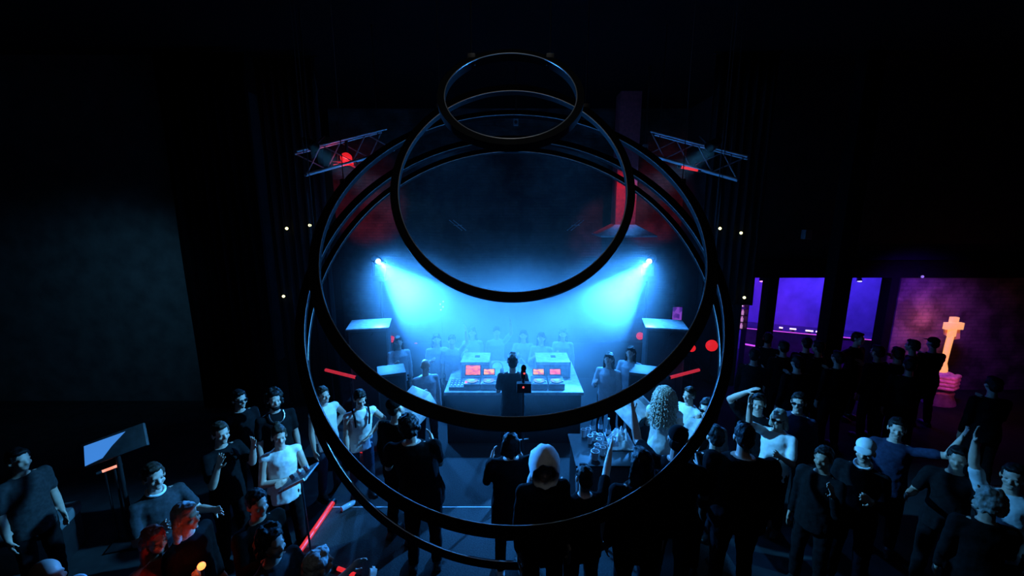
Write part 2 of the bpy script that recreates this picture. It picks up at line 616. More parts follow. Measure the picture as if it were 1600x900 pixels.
deck(737, 'leftmost media player, with a big raised red screen', SCREEN_R, True)
deck(763, 'media player with a small orange screen left of the standing person', SCREEN_O)
deck(843, 'media player with a small yellow-orange screen right of the camera stand', SCREEN_O)
deck(870, 'rightmost media player, with a small pink screen', SCREEN_P)
mx = thing('mixer', 'grey mixer between the media players in front of the standing person', 'mixer', (at_z(805, 600, TOP).x, 6.62, TOP))
MB().box((0, 0, 0.05), (0.31, 0.38, 0.1), bevel=0.01).build('body', GEAR, mx)
for i in range(4):
    for j in range(3):
        MB().cyl((-0.1 + 0.067 * i, 0.13 - 0.07 * j, 0.112), 0.012, 0.026, n=12).build('knob', WHITE if j == 1 else PALE, mx)
    MB().box((-0.1 + 0.067 * i, -0.1, 0.107), (0.016, 0.026, 0.016), bevel=0.003).build('fader', WHITE, mx)


def road_case(x, lab, w):
    t = thing('road_case', lab, 'flight case', (x, 7.2, TOP), 0, 'flight cases at the back of the deck table')
    MB().box((0, 0, 0.12), (w, 0.5, 0.24), bevel=0.012).build('body', ROAD, t)
    MB().box((0, 0, 0.275), (w + 0.01, 0.51, 0.06), bevel=0.012).build('lid', PALE, t)
    for sx in (-1, 1):
        for sy in (-1, 1):
            MB().box((sx * w / 2, sy * 0.25, 0.15), (0.025, 0.025, 0.31), bevel=0.006).build('corner', ALU, t)
    MB().box((0.02, 0.03, 0.308), (0.09, 0.11, 0.006), bevel=0.002).build('badge', mat('dark_badge', (0.06, 0.06, 0.07), 0.5), t)
    MB().box((0, -0.262, 0.235), (0.07, 0.012, 0.05), bevel=0.003).build('latch', STEEL, t)


road_case(-0.66, 'pale-lidded flight case at the back left of the deck table', 0.5)
road_case(0.74, 'pale-lidded flight case at the back right of the deck table, behind the cables', 0.6)

hp = thing('headphones', 'pale headphones standing at the back of the deck table', 'headphones', (-0.27, 7.05, TOP))
MB().tube([(0.1 * math.cos(R(a)), 0, 0.16 + 0.12 * math.sin(R(a))) for a in range(-20, 201, 10)], 0.011, 8).build('headband', WHITE, hp)
for s in (-1, 1):
    MB().cyl((s * 0.098, 0, 0.09), 0.055, 0.045, 'X').build('ear_cup', GREYP, hp)
    MB().ell((s * 0.072, 0, 0.09), (0.02, 0.05, 0.05)).build('cushion', BLACK, hp)

for k, (pts, lab) in enumerate((([(0.1, 6.85, TOP + 0.02), (0.14, 6.95, 1.5), (0.22, 7.0, 1.44), (0.36, 6.93, 1.3), (0.6, 6.9, 1.19), (0.85, 6.92, 1.2), (0.98, 6.98, 1.165)], 'pale looped cable running in front of the right flight case'),
                                ([(-0.4, 6.85, TOP + 0.012), (-0.36, 6.92, 1.23), (-0.29, 6.9, 1.18), (-0.18, 6.86, 1.19), (-0.1, 6.84, TOP + 0.012)], 'short pale cable bunched beside the headphones'))):
    P = [V(p) for p in pts]
    fine = []
    for i in range(len(P) - 1):
        p0, p1, p2, p3 = P[max(i - 1, 0)], P[i], P[i + 1], P[min(i + 2, len(P) - 1)]
        for q in range(8):
            u = q / 8
            fine.append(0.5 * ((2 * p1) + (p2 - p0) * u + (2 * p0 - 5 * p1 + 4 * p2 - p3) * u * u + (3 * p1 - p0 - 3 * p2 + p3) * u ** 3))
    fine.append(P[-1])
    tag(MB().tube(fine, 0.007, 8).build('cable', WHITE), lab, 'cable')

fx = thing('effects_unit', 'small control box with white knobs on the left front corner of the deck table', 'control box', (-0.93, 6.6, TOP))
MB().box((0, 0, 0.03), (0.26, 0.34, 0.06), bevel=0.006).build('body', GEAR, fx)
for i in range(4):
    for j in range(4):
        MB().cyl((-0.09 + 0.06 * i, -0.12 + 0.08 * j, 0.07), 0.014, 0.022, n=10).build('knob', WHITE, fx)

# camera on a stand behind the person at the decks
cs = thing('camera_stand', 'black camera rig with two red lights on a thin stand behind the deck person', 'camera stand', (0.155, 5.3, ST))
MB().tube([(0, 0, 0.35), (0, 0, 1.5)], 0.014, 10).build('pole', BLACK, cs)
for a in (90, 210, 330):
    MB().tube([(0, 0, 0.45), (0.3 * math.cos(R(a)), 0.3 * math.sin(R(a)), 0.01)], 0.011, 8).build('leg', BLACK, cs)
MB().box((0.01, -0.01, 1.52), (0.2, 0.09, 0.14), bevel=0.012).build('recorder', BLACK, cs)
MB().cyl((0.0, -0.058, 1.54), 0.012, 0.006, 'Y').build('record_lamp', REDDIM, cs)
MB().tube([(0, 0, 1.59), (0, 0, 1.66)], 0.022, 10).build('ball_head', BLACK, cs)
MB().box((0.0, 0, 1.71), (0.07, 0.06, 0.12), bevel=0.012).build('camera', BLACK, cs)
MB().ell((0.005, 0.01, 1.79), (0.038, 0.04, 0.05)).build('microphone', MATTE, cs)
MB().cyl((0.012, -0.034, 1.73), 0.011, 0.006, 'Y').build('camera_lamp', REDDIM, cs)
MB().tube([(-0.07, 0, 0.72), (0.08, 0, 0.74)], 0.009, 8).build('crossbar', ALU, cs)

# ---------------------------------------------------------------- loudspeakers
CAB = mat('speaker_cabinet', (0.1, 0.1, 0.11), 0.55)
GRILLE = mat('speaker_grille', (0.05, 0.05, 0.055), 0.7, scale=120, bump=0.6)


def tall_speaker(name, lab, loc, w, d, h, rz, tops=True):
    t = thing(name, lab, 'loudspeaker', loc, rz, None)
    MB().box((0, 0, h / 2), (w, d, h), bevel=0.015).build('cabinet', CAB, t)
    MB().box((0, -d / 2 - 0.006, h * 0.52), (w * 0.9, 0.012, h * 0.9), bevel=0.004).build('grille', GRILLE, t)
    if tops:
        MB().box((0, 0, h + 0.015), (w + 0.06, d + 0.1, 0.03), bevel=0.008).build('lid', PALE, t)  # lit cabinet top put in as a pale lid
        MB().tube([(0.05, -d / 2 - 0.03, h - 0.12), (0.1, -d / 2 - 0.03, h - 0.07)], 0.012, 8).build('handle', BLACK, t)
    return t


tall_speaker('tall_speaker', 'tall dark loudspeaker with its lit top as a pale lid, left of the deck booth', (-2.8, 7.8, ST), 0.72, 0.6, 1.7, R(12))
tall_speaker('tall_speaker', 'tall dark loudspeaker with its lit top as a pale lid, right of the deck booth', (3.0, 7.8, ST), 0.72, 0.6, 1.7, R(-12))
CAB2 = CAB
tall_speaker('column_speaker', 'blue-lit upright loudspeaker at the left stage edge, in front of the tall one', (-1.98, 6.35, ST), 0.44, 0.42, 1.36, R(20), False)
tall_speaker('column_speaker', 'blue-lit upright loudspeaker at the right stage edge, in front of the tall one', (2.16, 6.35, ST), 0.44, 0.42, 1.36, R(-20), False)


def wedge(lab, loc, rz, tilt):
    t = thing('monitor_speaker', lab, 'monitor speaker', loc, rz)
    ph = 1.1
    for a in (90, 210, 330):
        MB().tube([(0, 0, 0.4), (0.26 * math.cos(R(a)), 0.26 * math.sin(R(a)), 0.01)], 0.011, 8).build('leg', BLACK, t)
    MB().tube([(0, 0, 0.3), (0, 0, ph)], 0.016, 10).build('pole', BLACK, t)
    M = Matrix.Rotation(tilt, 3, 'X')
    c = V((0, 0, ph + 0.13))
    MB().box(c, (0.38, 0.44, 0.26), M, bevel=0.012).build('cabinet', PALE, t)
    f = MB().box(c + M @ V((0, -0.224, 0)), (0.35, 0.012, 0.23), M, bevel=0.004).build('grille', GRILLE, t)
    MB().cyl(c + M @ V((0.06, -0.235, -0.03)), 0.07, 0.01, M @ V((0, 1, 0)), 20).build('woofer', MATTE, f)
    MB().box(c + M @ V((0.1, 0.0, 0.131)), (0.1, 0.16, 0.006), M, bevel=0.002).build('plate', GREYP, t)


wedge('pale monitor speaker on a stand, behind the two people left of the booth', (-1.36, 5.3, ST), R(-38), R(28))
wedge('pale monitor speaker on a stand, behind the raised hands right of the booth', (1.68, 5.25, ST), R(38), R(28))


# ---------------------------------------------------------------- moving heads that throw the beams
LENS = mat('lamp_lens', (0.8, 0.9, 1.0), 0.2, emit=(0.45, 0.8, 1.0), strength=6.0)


def beam_head(lab, p, aim):
    t = thing('beam_lamp', lab, 'stage lamp', (p.x, p.y, ST), 0, 'beam lamps behind the booth')
    d = (aim - p).normalized()
    p = p - V((0, 0, ST))
    q = V((0, 0, p.z))
    MB().tube([(0, 0, 0.02), (0, 0, p.z - 0.42)], 0.03, 12).build('pole', BLACK, t)
    MB().box((0, 0, 0.01), (0.5, 0.5, 0.02), bevel=0.004).build('base_plate', BLACK, t)
    MB().box((0, 0, p.z - 0.36), (0.26, 0.2, 0.12), bevel=0.015).build('base', BLACK, t)
    for s in (-1, 1):
        MB().box((s * 0.13, 0, p.z - 0.16), (0.03, 0.09, 0.32), bevel=0.008).build('yoke_arm', BLACK, t)
    MB().tube([q - d * 0.3, q - d * 0.22, q - d * 0.05], [0.06, 0.1, 0.085], 20).build('head', BLACK, t)
    MB().tube([q - d * 0.052, q - d * 0.044], [0.055, 0.055], 20).build('lens', LENS, t)


beam_head('bright beam lamp left of the booth, throwing its blue beam down to the right', LAMP_L, AIM_L)
beam_head('bright beam lamp right of the booth, throwing its blue beam down to the left', LAMP_R, AIM_R)


# ---------------------------------------------------------------- trusses
def truss(lab, a, b, s=0.34):
    a, b = V(a), V(b)
    mid = (a + b) / 2
    t = thing('lighting_truss', lab, 'truss', mid, 0, 'lighting trusses over the stage')
    d = (b - a).normalized()
    side = d.cross(V((0, 0, 1))).normalized() * s / 2
    up = side.cross(d).normalized() * s / 2
    a, b = a - mid, b - mid
    L = (b - a).length
    cor = [(side * i + up * j) for i, j in ((-1, -1), (1, -1), (1, 1), (-1, 1))]
    for c in cor:
        MB().tube([a + c, b + c], 0.02, 10).build('chord', ALU, t)
    n = max(3, round(L / s))
    for f in range(4):
        mb = MB()
        c0, c1 = cor[f], cor[(f + 1) % 4]
        for k in range(n):
            p, q = a + (b - a) * (k / n), a + (b - a) * ((k + 1) / n)
            mb.tube([p + (c0 if k % 2 else c1), q + (c1 if k % 2 else c0)], 0.01, 8)
        mb.build('lacing', ALU, t)
    for e in (0.12, 0.88):
        p = a + (b - a) * e
        MB().tube([p, V((p.x, p.y, CEIL - mid.z))], 0.008, 6).build('hanging_cable', CABLE, t)
    return t


TLa, TLb = at_y(606, 220, 7.2), at_y(470, 256, 6.5)
TRa, TRb = at_y(1014, 224, 7.2), at_y(1160, 264, 6.5)
truss('aluminium truss hanging at upper left, carrying the red lamp', TLa, TLb)
truss('aluminium truss hanging at upper right, above the single red tube', TRa, TRb)


def led_tube(lab, p0, p1, legs=None, drop=None, m=REDLED, r=0.022, group='red light tubes'):
    p0, p1 = V(p0), V(p1)
    mid = (p0 + p1) / 2
    base = V((mid.x, mid.y, legs if legs is not None else mid.z))
    t = thing('light_tube', lab, 'light tube', base, 0, group)
    a, b = p0 - base, p1 - base
    d = (b - a).normalized()
    MB().tube([a, b], r, 12).build('tube', m, t)
    for e, s in ((a, -1), (b, 1)):
        MB().tube([e, e + d * s * 0.05], r * 1.15, 12).build('end_cap', BLACK, t)
    if legs is not None:
        for k in (0.2, 0.8):
            p = a + (b - a) * k
            if p.z > 0.05:
                MB().tube([p - V((0, 0, r * 0.8)), V((p.x, p.y, 0.0))], 0.012, 8).build('leg', BLACK, t)
    if drop is not None:
        for k in (0.2, 0.8):
            p = a + (b - a) * k
            MB().tube([p, p + V((0, 0, drop))], 0.012, 8).build('bracket', BLACK, t)
    return t


led_tube('short red light tube hung under the left truss beside the red lamp', at_y(522, 259, 6.85), at_y(553, 255, 6.85), drop=0.16)
led_tube('short red light tube hung alone under the right truss', at_y(1064, 261, 6.85), at_y(1090, 266, 6.85), drop=0.16)
led_tube('slanting red light tube beside the tall left loudspeaker', at_z(509, 578, 1.1), at_z(557, 590, 1.1), legs=ST, r=0.03, m=mat('dim_red_tube', (0.4, 0.02, 0.03), 0.4, emit=(0.75, 0.03, 0.06), strength=0.6))
led_tube('slanting red light tube beside the tall right loudspeaker', at_z(1046, 590, 1.1), at_z(1092, 578, 1.1), legs=ST, r=0.03, m=_M['dim_red_tube'])
led_tube('long red light tube along the left stage edge, beside the tray stand', (-2.42, 4.9, ST + 0.03), (-2.46, 4.1, ST + 0.03), legs=ST, r=0.03, m=mat('bright_red_tube', (0.5, 0.02, 0.02), 0.4, emit=(0.9, 0.03, 0.03), strength=0.8))
led_tube('red light tube on the stage just left of the person in the dark cap', at_z(549, 700, ST + 0.03), at_z(584, 709, ST + 0.03), legs=ST, r=0.035)
led_tube('red light tube lying at the bottom edge of the picture on the stage', at_z(528, 888, ST + 0.03), at_z(556, 899, ST + 0.03), legs=ST, r=0.022)
led_tube('small orange glowing tube under the tilted blue screen', at_z(159, 737, 1.0), at_z(183, 728, 1.0), legs=0.0, r=0.016, m=mat('orange_tube', (0.6, 0.2, 0.1), 0.4, emit=(1.0, 0.3, 0.2), strength=1.2))

for lab, p, tg in (('small black lamp can added on the right truss as source of the left crowd light', (2.9, 6.22, 5.04), (-2.9, 4.3, 1.3)), ('small black lamp can added on the left truss as source of the right crowd light', (-2.9, 6.22, 5.04), (3.2, 4.7, 1.3))):
    t = thing('added_lamp_can', lab, 'stage lamp', p, 0, 'added lamp cans on the trusses')  # fixture added to stand as source of the crowd spots
    d = (V(tg) - V(p)).normalized()
    MB().tube([-d * 0.16, -d * 0.02, d * 0.06], [0.05, 0.075, 0.08], 16, caps=False).build('can', BLACK, t)
    MB().tube([-d * 0.16, V((0, 0.1, 0.02)), V((0, 0.42, 0.2))], 0.016, 8).build('bracket', BLACK, t)

# red moving head and reflector on the left truss
p = at_y(541, 247, 6.85)
rl = thing('red_stage_lamp', 'round red stage lamp with spread barn doors on the left truss', 'stage lamp', p)
REDG = mat('red_lamp_glass', (0.5, 0.02, 0.02), 0.3, emit=(1.0, 0.02, 0.03), strength=0.7)
MB().ell((0, 0, 0), (0.09, 0.09, 0.085), u=20, v=14).build('head', REDG, rl)
MB().tube([(0, 0.03, 0.05), (0, 0.05, 0.28)], 0.025, 10).build('bracket', BLACK, rl)
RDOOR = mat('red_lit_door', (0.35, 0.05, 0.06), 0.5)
MB().prism([(0.03, -0.03, -0.07), (0.13, -0.05, -0.12), (0.2, 0.0, -0.19), (0.02, 0.0, -0.1)], 0.008).build('barn_door', RDOOR, rl)
MB().prism([(-0.02, -0.03, -0.07), (-0.2, -0.05, -0.06), (-0.24, 0.0, -0.045), (-0.03, 0.0, -0.05)], 0.008).build('barn_door', RDOOR, rl)
point('red_lamp_light', p + V((0.0, -0.16, -0.12)), RED, 3.0, 0.04)

# small fittings between the trusses
for px, py, lab in ((806, 190, 'small grey lamp box high above the stage, seen inside the topmost hoop'), (1008, 232, 'small dark stage lamp above the stage, right of the second hoop')):
    q = at_y(px, py, 9.0)
    t = thing('ceiling_lamp', lab, 'stage lamp', q)
    MB().box((0, 0, 0), (0.1, 0.1, 0.16), bevel=0.012).build('body', GREYP, t)
    MB().tube([(0, 0, 0.07), (0, 0, CEIL - q.z)], 0.02, 8).build('bracket', BLACK, t)
    MB().cyl((0, -0.055, -0.02), 0.035, 0.02, 'Y').build('lens', BLACK, t)
for px, lab, s in ((712, 'pale crossed braces hanging left above the haze', 1), (896, 'pale crossed braces hanging right above the haze', -1)):
    q = at_y(px, 352, 10.4)
    t = thing('hanging_brace', lab, 'brace', q)
    for k in (0, 1):
        MB().tube([(-0.16 * s + 0.1 * k, 0, 0.13), (0.16 * s + 0.1 * k, 0, -0.13)], 0.011, 8).build('bar', ALU, t)
    MB().tube([(0.05, 0, 0.0), (0.05, 0, CEIL - q.z)], 0.006, 6).build('hanging_rod', CABLE, t)
    MB().tube([(-0.05, 0, 0.0), (0.16, 0, 0.0)], 0.008, 6).build('cross_bar', ALU, t)

# ---------------------------------------------------------------- red-lit duct with flared hood
q = at_y(972, 366, 11.0)
dh = thing('extractor_hood', 'red-lit square duct ending in a pale flared hood, right of the haze', 'hood', q)
MB().box((0, 0.0, 0.2 + 0.5 * (CEIL - q.z - 0.2)), (0.52, 0.5, CEIL - q.z - 0.2), bevel=0.01).build('duct', mat('red_lit_duct', (0.6, 0.08, 0.1), 0.6), dh)  # red light on the duct put into its base colour
hb = MB()
lo = [(-0.68, -0.6, 0), (0.72, -0.6, 0), (0.72, 0.6, 0), (-0.68, 0.6, 0)]
hi = [(-0.27, -0.26, 0.26), (0.27, -0.26, 0.26), (0.27, 0.26, 0.26), (-0.27, 0.26, 0.26)]
A = [hb.bm.verts.new(p) for p in lo]
B = [hb.bm.verts.new(p) for p in hi]
for k in range(4):
    hb.bm.faces.new((A[k], A[(k + 1) % 4], B[(k + 1) % 4], B[k]))
hb.bm.faces.new(A[::-1])
hb.bm.faces.new(B)
hb.build('flare', PALE, dh, smooth=False)
MB().box((0.02, 0, -0.02), (1.42, 1.22, 0.05), bevel=0.008).build('rim', PALE, dh)

# red wall lamps on the brick and beside it
for px, py, r, lab in ((520, 541, 0.1, 'round red lamp beside the left curtain, behind the hoop'), (553, 545, 0.07, 'small red lamp just left of the tall left loudspeaker'),
                       (612, 530, 0.08, 'faint red lamp in the haze above the stooping pale head'), (650, 540, 0.07, 'faint red lamp in the haze between left loudspeaker and booth'),
                       (1000, 525, 0.09, 'red lamp in the haze left of the tall right loudspeaker'), (1003, 547, 0.07, 'lower pink-red lamp left of the tall right loudspeaker'),
                       (1081, 544, 0.09, 'round red lamp right of the tall right loudspeaker'), (1112, 540, 0.14, 'largest red lamp glowing behind the right side of the hoops')):
    y = 9.4 if abs(px - 800) > 230 else 12.4
    q = at_y(px, py, y)
    t = thing('red_lantern', lab, 'lamp', q, 0, 'red lanterns behind the stage')
    k = y / 9.4
    MB().ell((0, 0, 0), (r * k, r * 0.8 * k, r * k), u=16, v=12).build('globe', REDG, t)
    if y > 12:
        MB().box((0, 0.07, 0), (0.08, 0.08, 0.08), bevel=0.01).build('wall_bracket', BLACK, t)
    else:
        MB().tube([(0, 0, -r * 0.9), (0, 0, -q.z)], 0.012, 8).build('post', BLACK, t)
        MB().cyl((0, 0, -q.z + 0.01), 0.12, 0.02).build('foot', BLACK, t)

# light tree with tiny white lamps
q = at_y(690, 478, 10.3)
lt = thing('light_tree', 'thin pole with a few tiny white lamps at the tip of the left beam', 'lamp stand', (q.x, q.y, 0))
MB().tube([(0, 0, 0.02), (0, 0, q.z + 0.2)], 0.012, 8).build('pole', BLACK, lt)
MB().cyl((0, 0, 0.01), 0.16, 0.02).build('foot', BLACK, lt)
WLAMP = mat('white_pilot_lamp', (0.9, 0.95, 1), 0.3, emit=(0.7, 0.9, 1.0), strength=2.0)
for dx, dz in ((0.05, 0.12), (-0.03, 0.05), (-0.02, -0.1), (0.04, -0.02)):
    MB().ell((dx, -0.02, q.z + dz), (0.02, 0.02, 0.02)).build('pilot_lamp', WLAMP, lt)

# purple poster light on the back wall
q = at_y(1058, 492, 9.6)
pp = thing('purple_sign', 'small purple lit panel above the tall right loudspeaker', 'sign', (q.x, q.y, 0))
MB().box((0, 0.03, q.z), (0.26, 0.05, 0.42), bevel=0.008).build('frame', BLACK, pp)
MB().box((0, 0.0, q.z), (0.22, 0.012, 0.38)).build('panel', noise_emit('purple_panel', (0.1, 0.02, 0.4), (0.35, 0.08, 0.8), 0.6, (9, 9, 9)), pp)
MB().tube([(0, 0.03, 0.0), (0, 0.03, q.z - 0.2)], 0.02, 8).build('post', BLACK, pp)

# ---------------------------------------------------------------- bar side
q = at_y(1155, 497, 9.6)
sh = thing('bottle_shelf', 'pink glowing bottle shelf under the right stage curtain', 'shelf', (q.x, 9.7, 0))
MB().box((0, 0.12, q.z), (0.42, 0.04, 0.62), bevel=0.006).build('back_panel', mat('pink_glow_panel', (0.5, 0.2, 0.5), 0.5, emit=(0.6, 0.12, 0.7), strength=0.35), sh)
for s in (-1, 1):
    MB().box((s * 0.215, 0.02, 0.5 * (q.z + 0.31)), (0.02, 0.2, q.z + 0.31)).build('side_panel', BLACK, sh)
for k in range(4):
    MB().box((0, 0.02, q.z - 0.29 + 0.17 * k), (0.41, 0.19, 0.015)).build('shelf_board', BLACK, sh)
MB().box((0, -0.02, q.z + 0.29), (0.2, 0.03, 0.03), bevel=0.005).build('shelf_light', mat('pink_white_lamp', (0.9, 0.8, 0.9), 0.4, emit=(1, 0.65, 1.0), strength=1.5), sh)
bm0 = MB().tube([(0, 0, 0), (0, 0, 0.08), (0, 0, 0.1), (0, 0, 0.13)], [0.027, 0.027, 0.011, 0.01], 10).mesh('bottle')
BOT = mat('lit_bottle_glass', (0.85, 0.6, 0.85), 0.15, emit=(0.9, 0.4, 0.9), strength=0.5)
bm0.materials.append(BOT)
for k in range(3):
    for j in range(4):
        o = bpy.data.objects.new('bottle', bm0)
        COL.objects.link(o)
        o.location = (q.x - 0.14 + 0.09 * j, 9.7, q.z - 0.282 + 0.17 * k)
        tag(o, 'small pink-lit bottle on the glowing shelf under the right curtain', 'bottle', 'bottles on the glowing shelf')

b0, b1 = at_z(1165, 511, 1.12), at_z(1384, 531, 1.12)
b0.z = b1.z = 0
bc = thing('bar_counter', 'dark bar counter edged with a thin magenta light strip', 'bar counter', (b0 + b1) / 2, math.atan2(b1.y - b0.y, b1.x - b0.x))
L = (b1 - b0).length
MB().box((0, 0.3, 0.54), (L, 0.55, 1.08), bevel=0.01).build('front', mat('bar_front', (0.12, 0.1, 0.12), 0.5), bc)
MB().box((0, 0.28, 1.1), (L + 0.06, 0.66, 0.05), bevel=0.008).build('worktop', BLACK, bc)
MAGSTRIP = mat('magenta_strip', (0.5, 0.05, 0.5), 0.4, emit=(0.7, 0.08, 0.85), strength=1.1)
MB().box((0, -0.05, 1.1), (L, 0.012, 0.02)).build('light_strip', MAGSTRIP, bc)
PINKW = mat('pink_white_bar_lamp', (0.9, 0.8, 0.9), 0.4, emit=(1.0, 0.7, 1.0), strength=1.6)
for px, py, w, lab in ((1225, 514.5, 0.08, 'short white bar lamp, leftmost of four on the bar counter'), (1244, 516.5, 0.14, 'dimmer long bar lamp, second of four on the bar counter'),
                       (1270, 519.5, 0.16, 'bright long bar lamp, third of four on the bar counter'), (1284, 521, 0.1, 'bright bar lamp right against the thick dark pillar')):
    q = at_z(px, py, 1.17)
    q.y += 0.12
    t = thing('bar_lamp', lab, 'lamp', (q.x, q.y, 1.126), math.atan2(b1.y - b0.y, b1.x - b0.x), 'bar lamps on the counter')
    MB().box((0, 0, 0.05), (w, 0.03, 0.035), bevel=0.006).build('tube', PINKW, t)
    MB().box((0, 0, 0.017), (0.06, 0.06, 0.034), bevel=0.005).build('foot', BLACK, t)
s0, s1 = at_z(1160, 537, 0.75), at_z(1182, 541, 0.75)
led_tube('short magenta light strip low at the left end of the bar room', s0, s1, legs=0.0, r=0.02, m=MAGSTRIP, group=None)
for p, lab, col in (((5.98, 9.7, 2.5), 'magenta spot lamp under the bar ceiling, left opening', (1.0, 0.3, 1.0)), ((8.32, 9.7, 2.5), 'blue spot lamp under the bar ceiling, right opening', (0.4, 0.4, 1.0))):
    t = thing('bar_spot', lab, 'spot lamp', p, 0, 'spot lamps under the bar ceiling')
    MB().tube([(0, 0.03, 0.19), (0, 0, 0.05), (0, -0.03, -0.04)], [0.02, 0.045, 0.06], 14).build('can', BLACK, t)
    MB().ell((0, -0.032, -0.045), (0.05, 0.05, 0.02)).build('lens', mat('bar_lens_%s' % lab.split()[0], col, 0.3, emit=col, strength=2.0), t)

# glowing cross held by a big hand
GLOWX = mat('glowing_cross_panel', (0.9, 0.5, 0.2), 0.5, emit=(1.0, 0.42, 0.1), strength=0.9, var=0.2, scale=6)
GLOWE = mat('glowing_cross_edge', (0.8, 0.35, 0.2), 0.5, emit=(0.9, 0.18, 0.07), strength=0.22, var=0.3, scale=8)
cx = at_y(1468, 600, 8.3)
X0 = cx.x
cr = thing('cross_sculpture', 'glowing orange cross rising out of a big pink sculpted fist', 'sculpture', (X0, 8.3, 0))
MB().box((0.03, 0, 1.72), (0.14, 0.08, 0.42), bevel=0.01).build('upright', GLOWX, cr)
MB().box((0.03, -0.012, 1.74), (0.37, 0.08, 0.15), bevel=0.01).build('crossbar', GLOWX, cr)
MB().prism([(-0.1, 0.05, 1.66), (0.22, 0.05, 1.7), (0.26, 0.05, 1.45), (0.12, 0.05, 1.43), (-0.08, 0.05, 1.54)], -0.03).build('scroll', GLOWE, cr)
MB().loft([((0.01, 0, 0.62), 0.1, 0.06), ((-0.0, 0, 0.8), 0.1, 0.06), ((0.0, 0, 0.92), 0.055, 0.05), ((0.015, 0, 1.3), 0.062, 0.05), ((0.03, 0, 1.52), 0.062, 0.05)], 10).build('shaft', GLOWX, cr)
PLAST = mat('pink_plaster', (0.75, 0.45, 0.5), 0.7, scale=20, bump=0.5)
hd = MB()
hd.ell((0.02, 0, 0.5), (0.2, 0.13, 0.17), u=16, v=12)
hd.cap((0.03, 0.02, 0.36), (0.03, 0.02, 0.1), 0.13, 0.15)
for k in range(4):
    z = 0.60 - 0.075 * k
    hd.cap((0.17, -0.08, z), (0.03, -0.16, z - 0.01), 0.042, 0.04)
    hd.cap((0.03, -0.16, z - 0.01), (-0.13, -0.1, z), 0.04, 0.033)
hd.cap((-0.14, -0.02, 0.5), (-0.19, -0.05, 0.64), 0.05, 0.042)
hd.cap((-0.19, -0.05, 0.64), (-0.17, -0.06, 0.76), 0.042, 0.03)
hd.xf(Matrix.Diagonal((1.5, 1.25, 1.1, 1)))
hd.blob('hand', PLAST, cr, 0.012, 1)
MB().loft([((0.05, 0.02, 0.0), 0.24, 0.2), ((0.05, 0.02, 0.06), 0.23, 0.19), ((0.03, 0.02, 0.17), 0.2, 0.17), ((0.03, 0.02, 0.24), 0.21, 0.18)], 20).xf(Matrix.Diagonal((1.35, 1.2, 1.1, 1))).build('cuff', mat('dusky_plaster', (0.4, 0.25, 0.28), 0.8, bump=0.5), cr)
point('cross_light', (X0 + 0.03, 8.5, 1.72), (1.0, 0.2, 0.12), 9.0, 0.02)
point('hand_light', (X0 - 0.1, 7.7, 0.75), (1.0, 0.12, 0.4), 4.0, 0.01)
spot('wall_wash_light', (8.1, 7.3, 3.0), (8.8, 9.0, 1.7), (0.13, 0.012, 0.9), 290, 90, 1.0, 0.2)
q = at_y(1440, 432, 8.8)
t = thing('ceiling_lamp', 'tiny pale lamp high on the purple wall, up and left of the cross', 'lamp', q)
MB().ell((0, -0.02, 0), (0.03, 0.025, 0.03)).build('bulb', mat('dim_pale_lamp', (0.6, 0.55, 0.7), 0.4, emit=(0.5, 0.4, 0.6), strength=0.4), t)
MB().cyl((0, 0.04, 0), 0.03, 0.09, 'Y').build('socket', BLACK, t)
# faint signs high on the soffit
q = at_y(1257, 366, 8.95)
t = thing('wall_speaker', 'small dark box loudspeaker high on the wall above the bar room', 'loudspeaker', q)
MB().box((0, -0.06, 0), (0.15, 0.14, 0.2), bevel=0.012).build('cabinet', GREYP, t)
MB().box((0, -0.135, 0), (0.13, 0.01, 0.18)).build('grille', GRILLE, t)
MB().box((0, 0.03, 0), (0.05, 0.1, 0.05)).build('bracket', BLACK, t)

# ---------------------------------------------------------------- table with cups
CUP = mat('clear_plastic_cup', (0.75, 0.8, 0.85), 0.2)
tb = thing('drinks_table', 'dark cloth-covered side table crowded with cups, right of the booth', 'table', (1.2, 4.95, ST))
MB().box((0, 0, 0.79), (0.82, 0.75, 0.03), bevel=0.006).build('table_top', BLACK, tb)
MB().box((0, 0, 0.39), (0.76, 0.69, 0.77), bevel=0.03).build('cloth', SKIRT, tb)
TZ = ST + 0.806


def cup(px, py, lab, r=0.04, h=0.11, dz=0.0):
    q = at_z(px, py, TZ + h)
    t = thing('plastic_cup', lab, 'cup', (q.x, q.y, TZ), 0, 'plastic cups on the drinks table')
    MB().tube([(0, 0, 0), (0, 0, h)], [r * 0.72, r], 18, caps=False).build('wall', CUP, t)
    MB().cyl((0, 0, 0.004), r * 0.72, 0.008, n=18).build('base', CUP, t)
    MB().tube([(r * math.cos(2 * math.pi * k / 18), r * math.sin(2 * math.pi * k / 18), h) for k in range(18)], 0.005, 6, closed=True).build('lip', WHITE, t)
    MB().cyl((0, 0, h * 0.6), r * 0.86, 0.004, n=18).build('drink', mat('dark_drink', (0.05, 0.06, 0.08), 0.15), t)


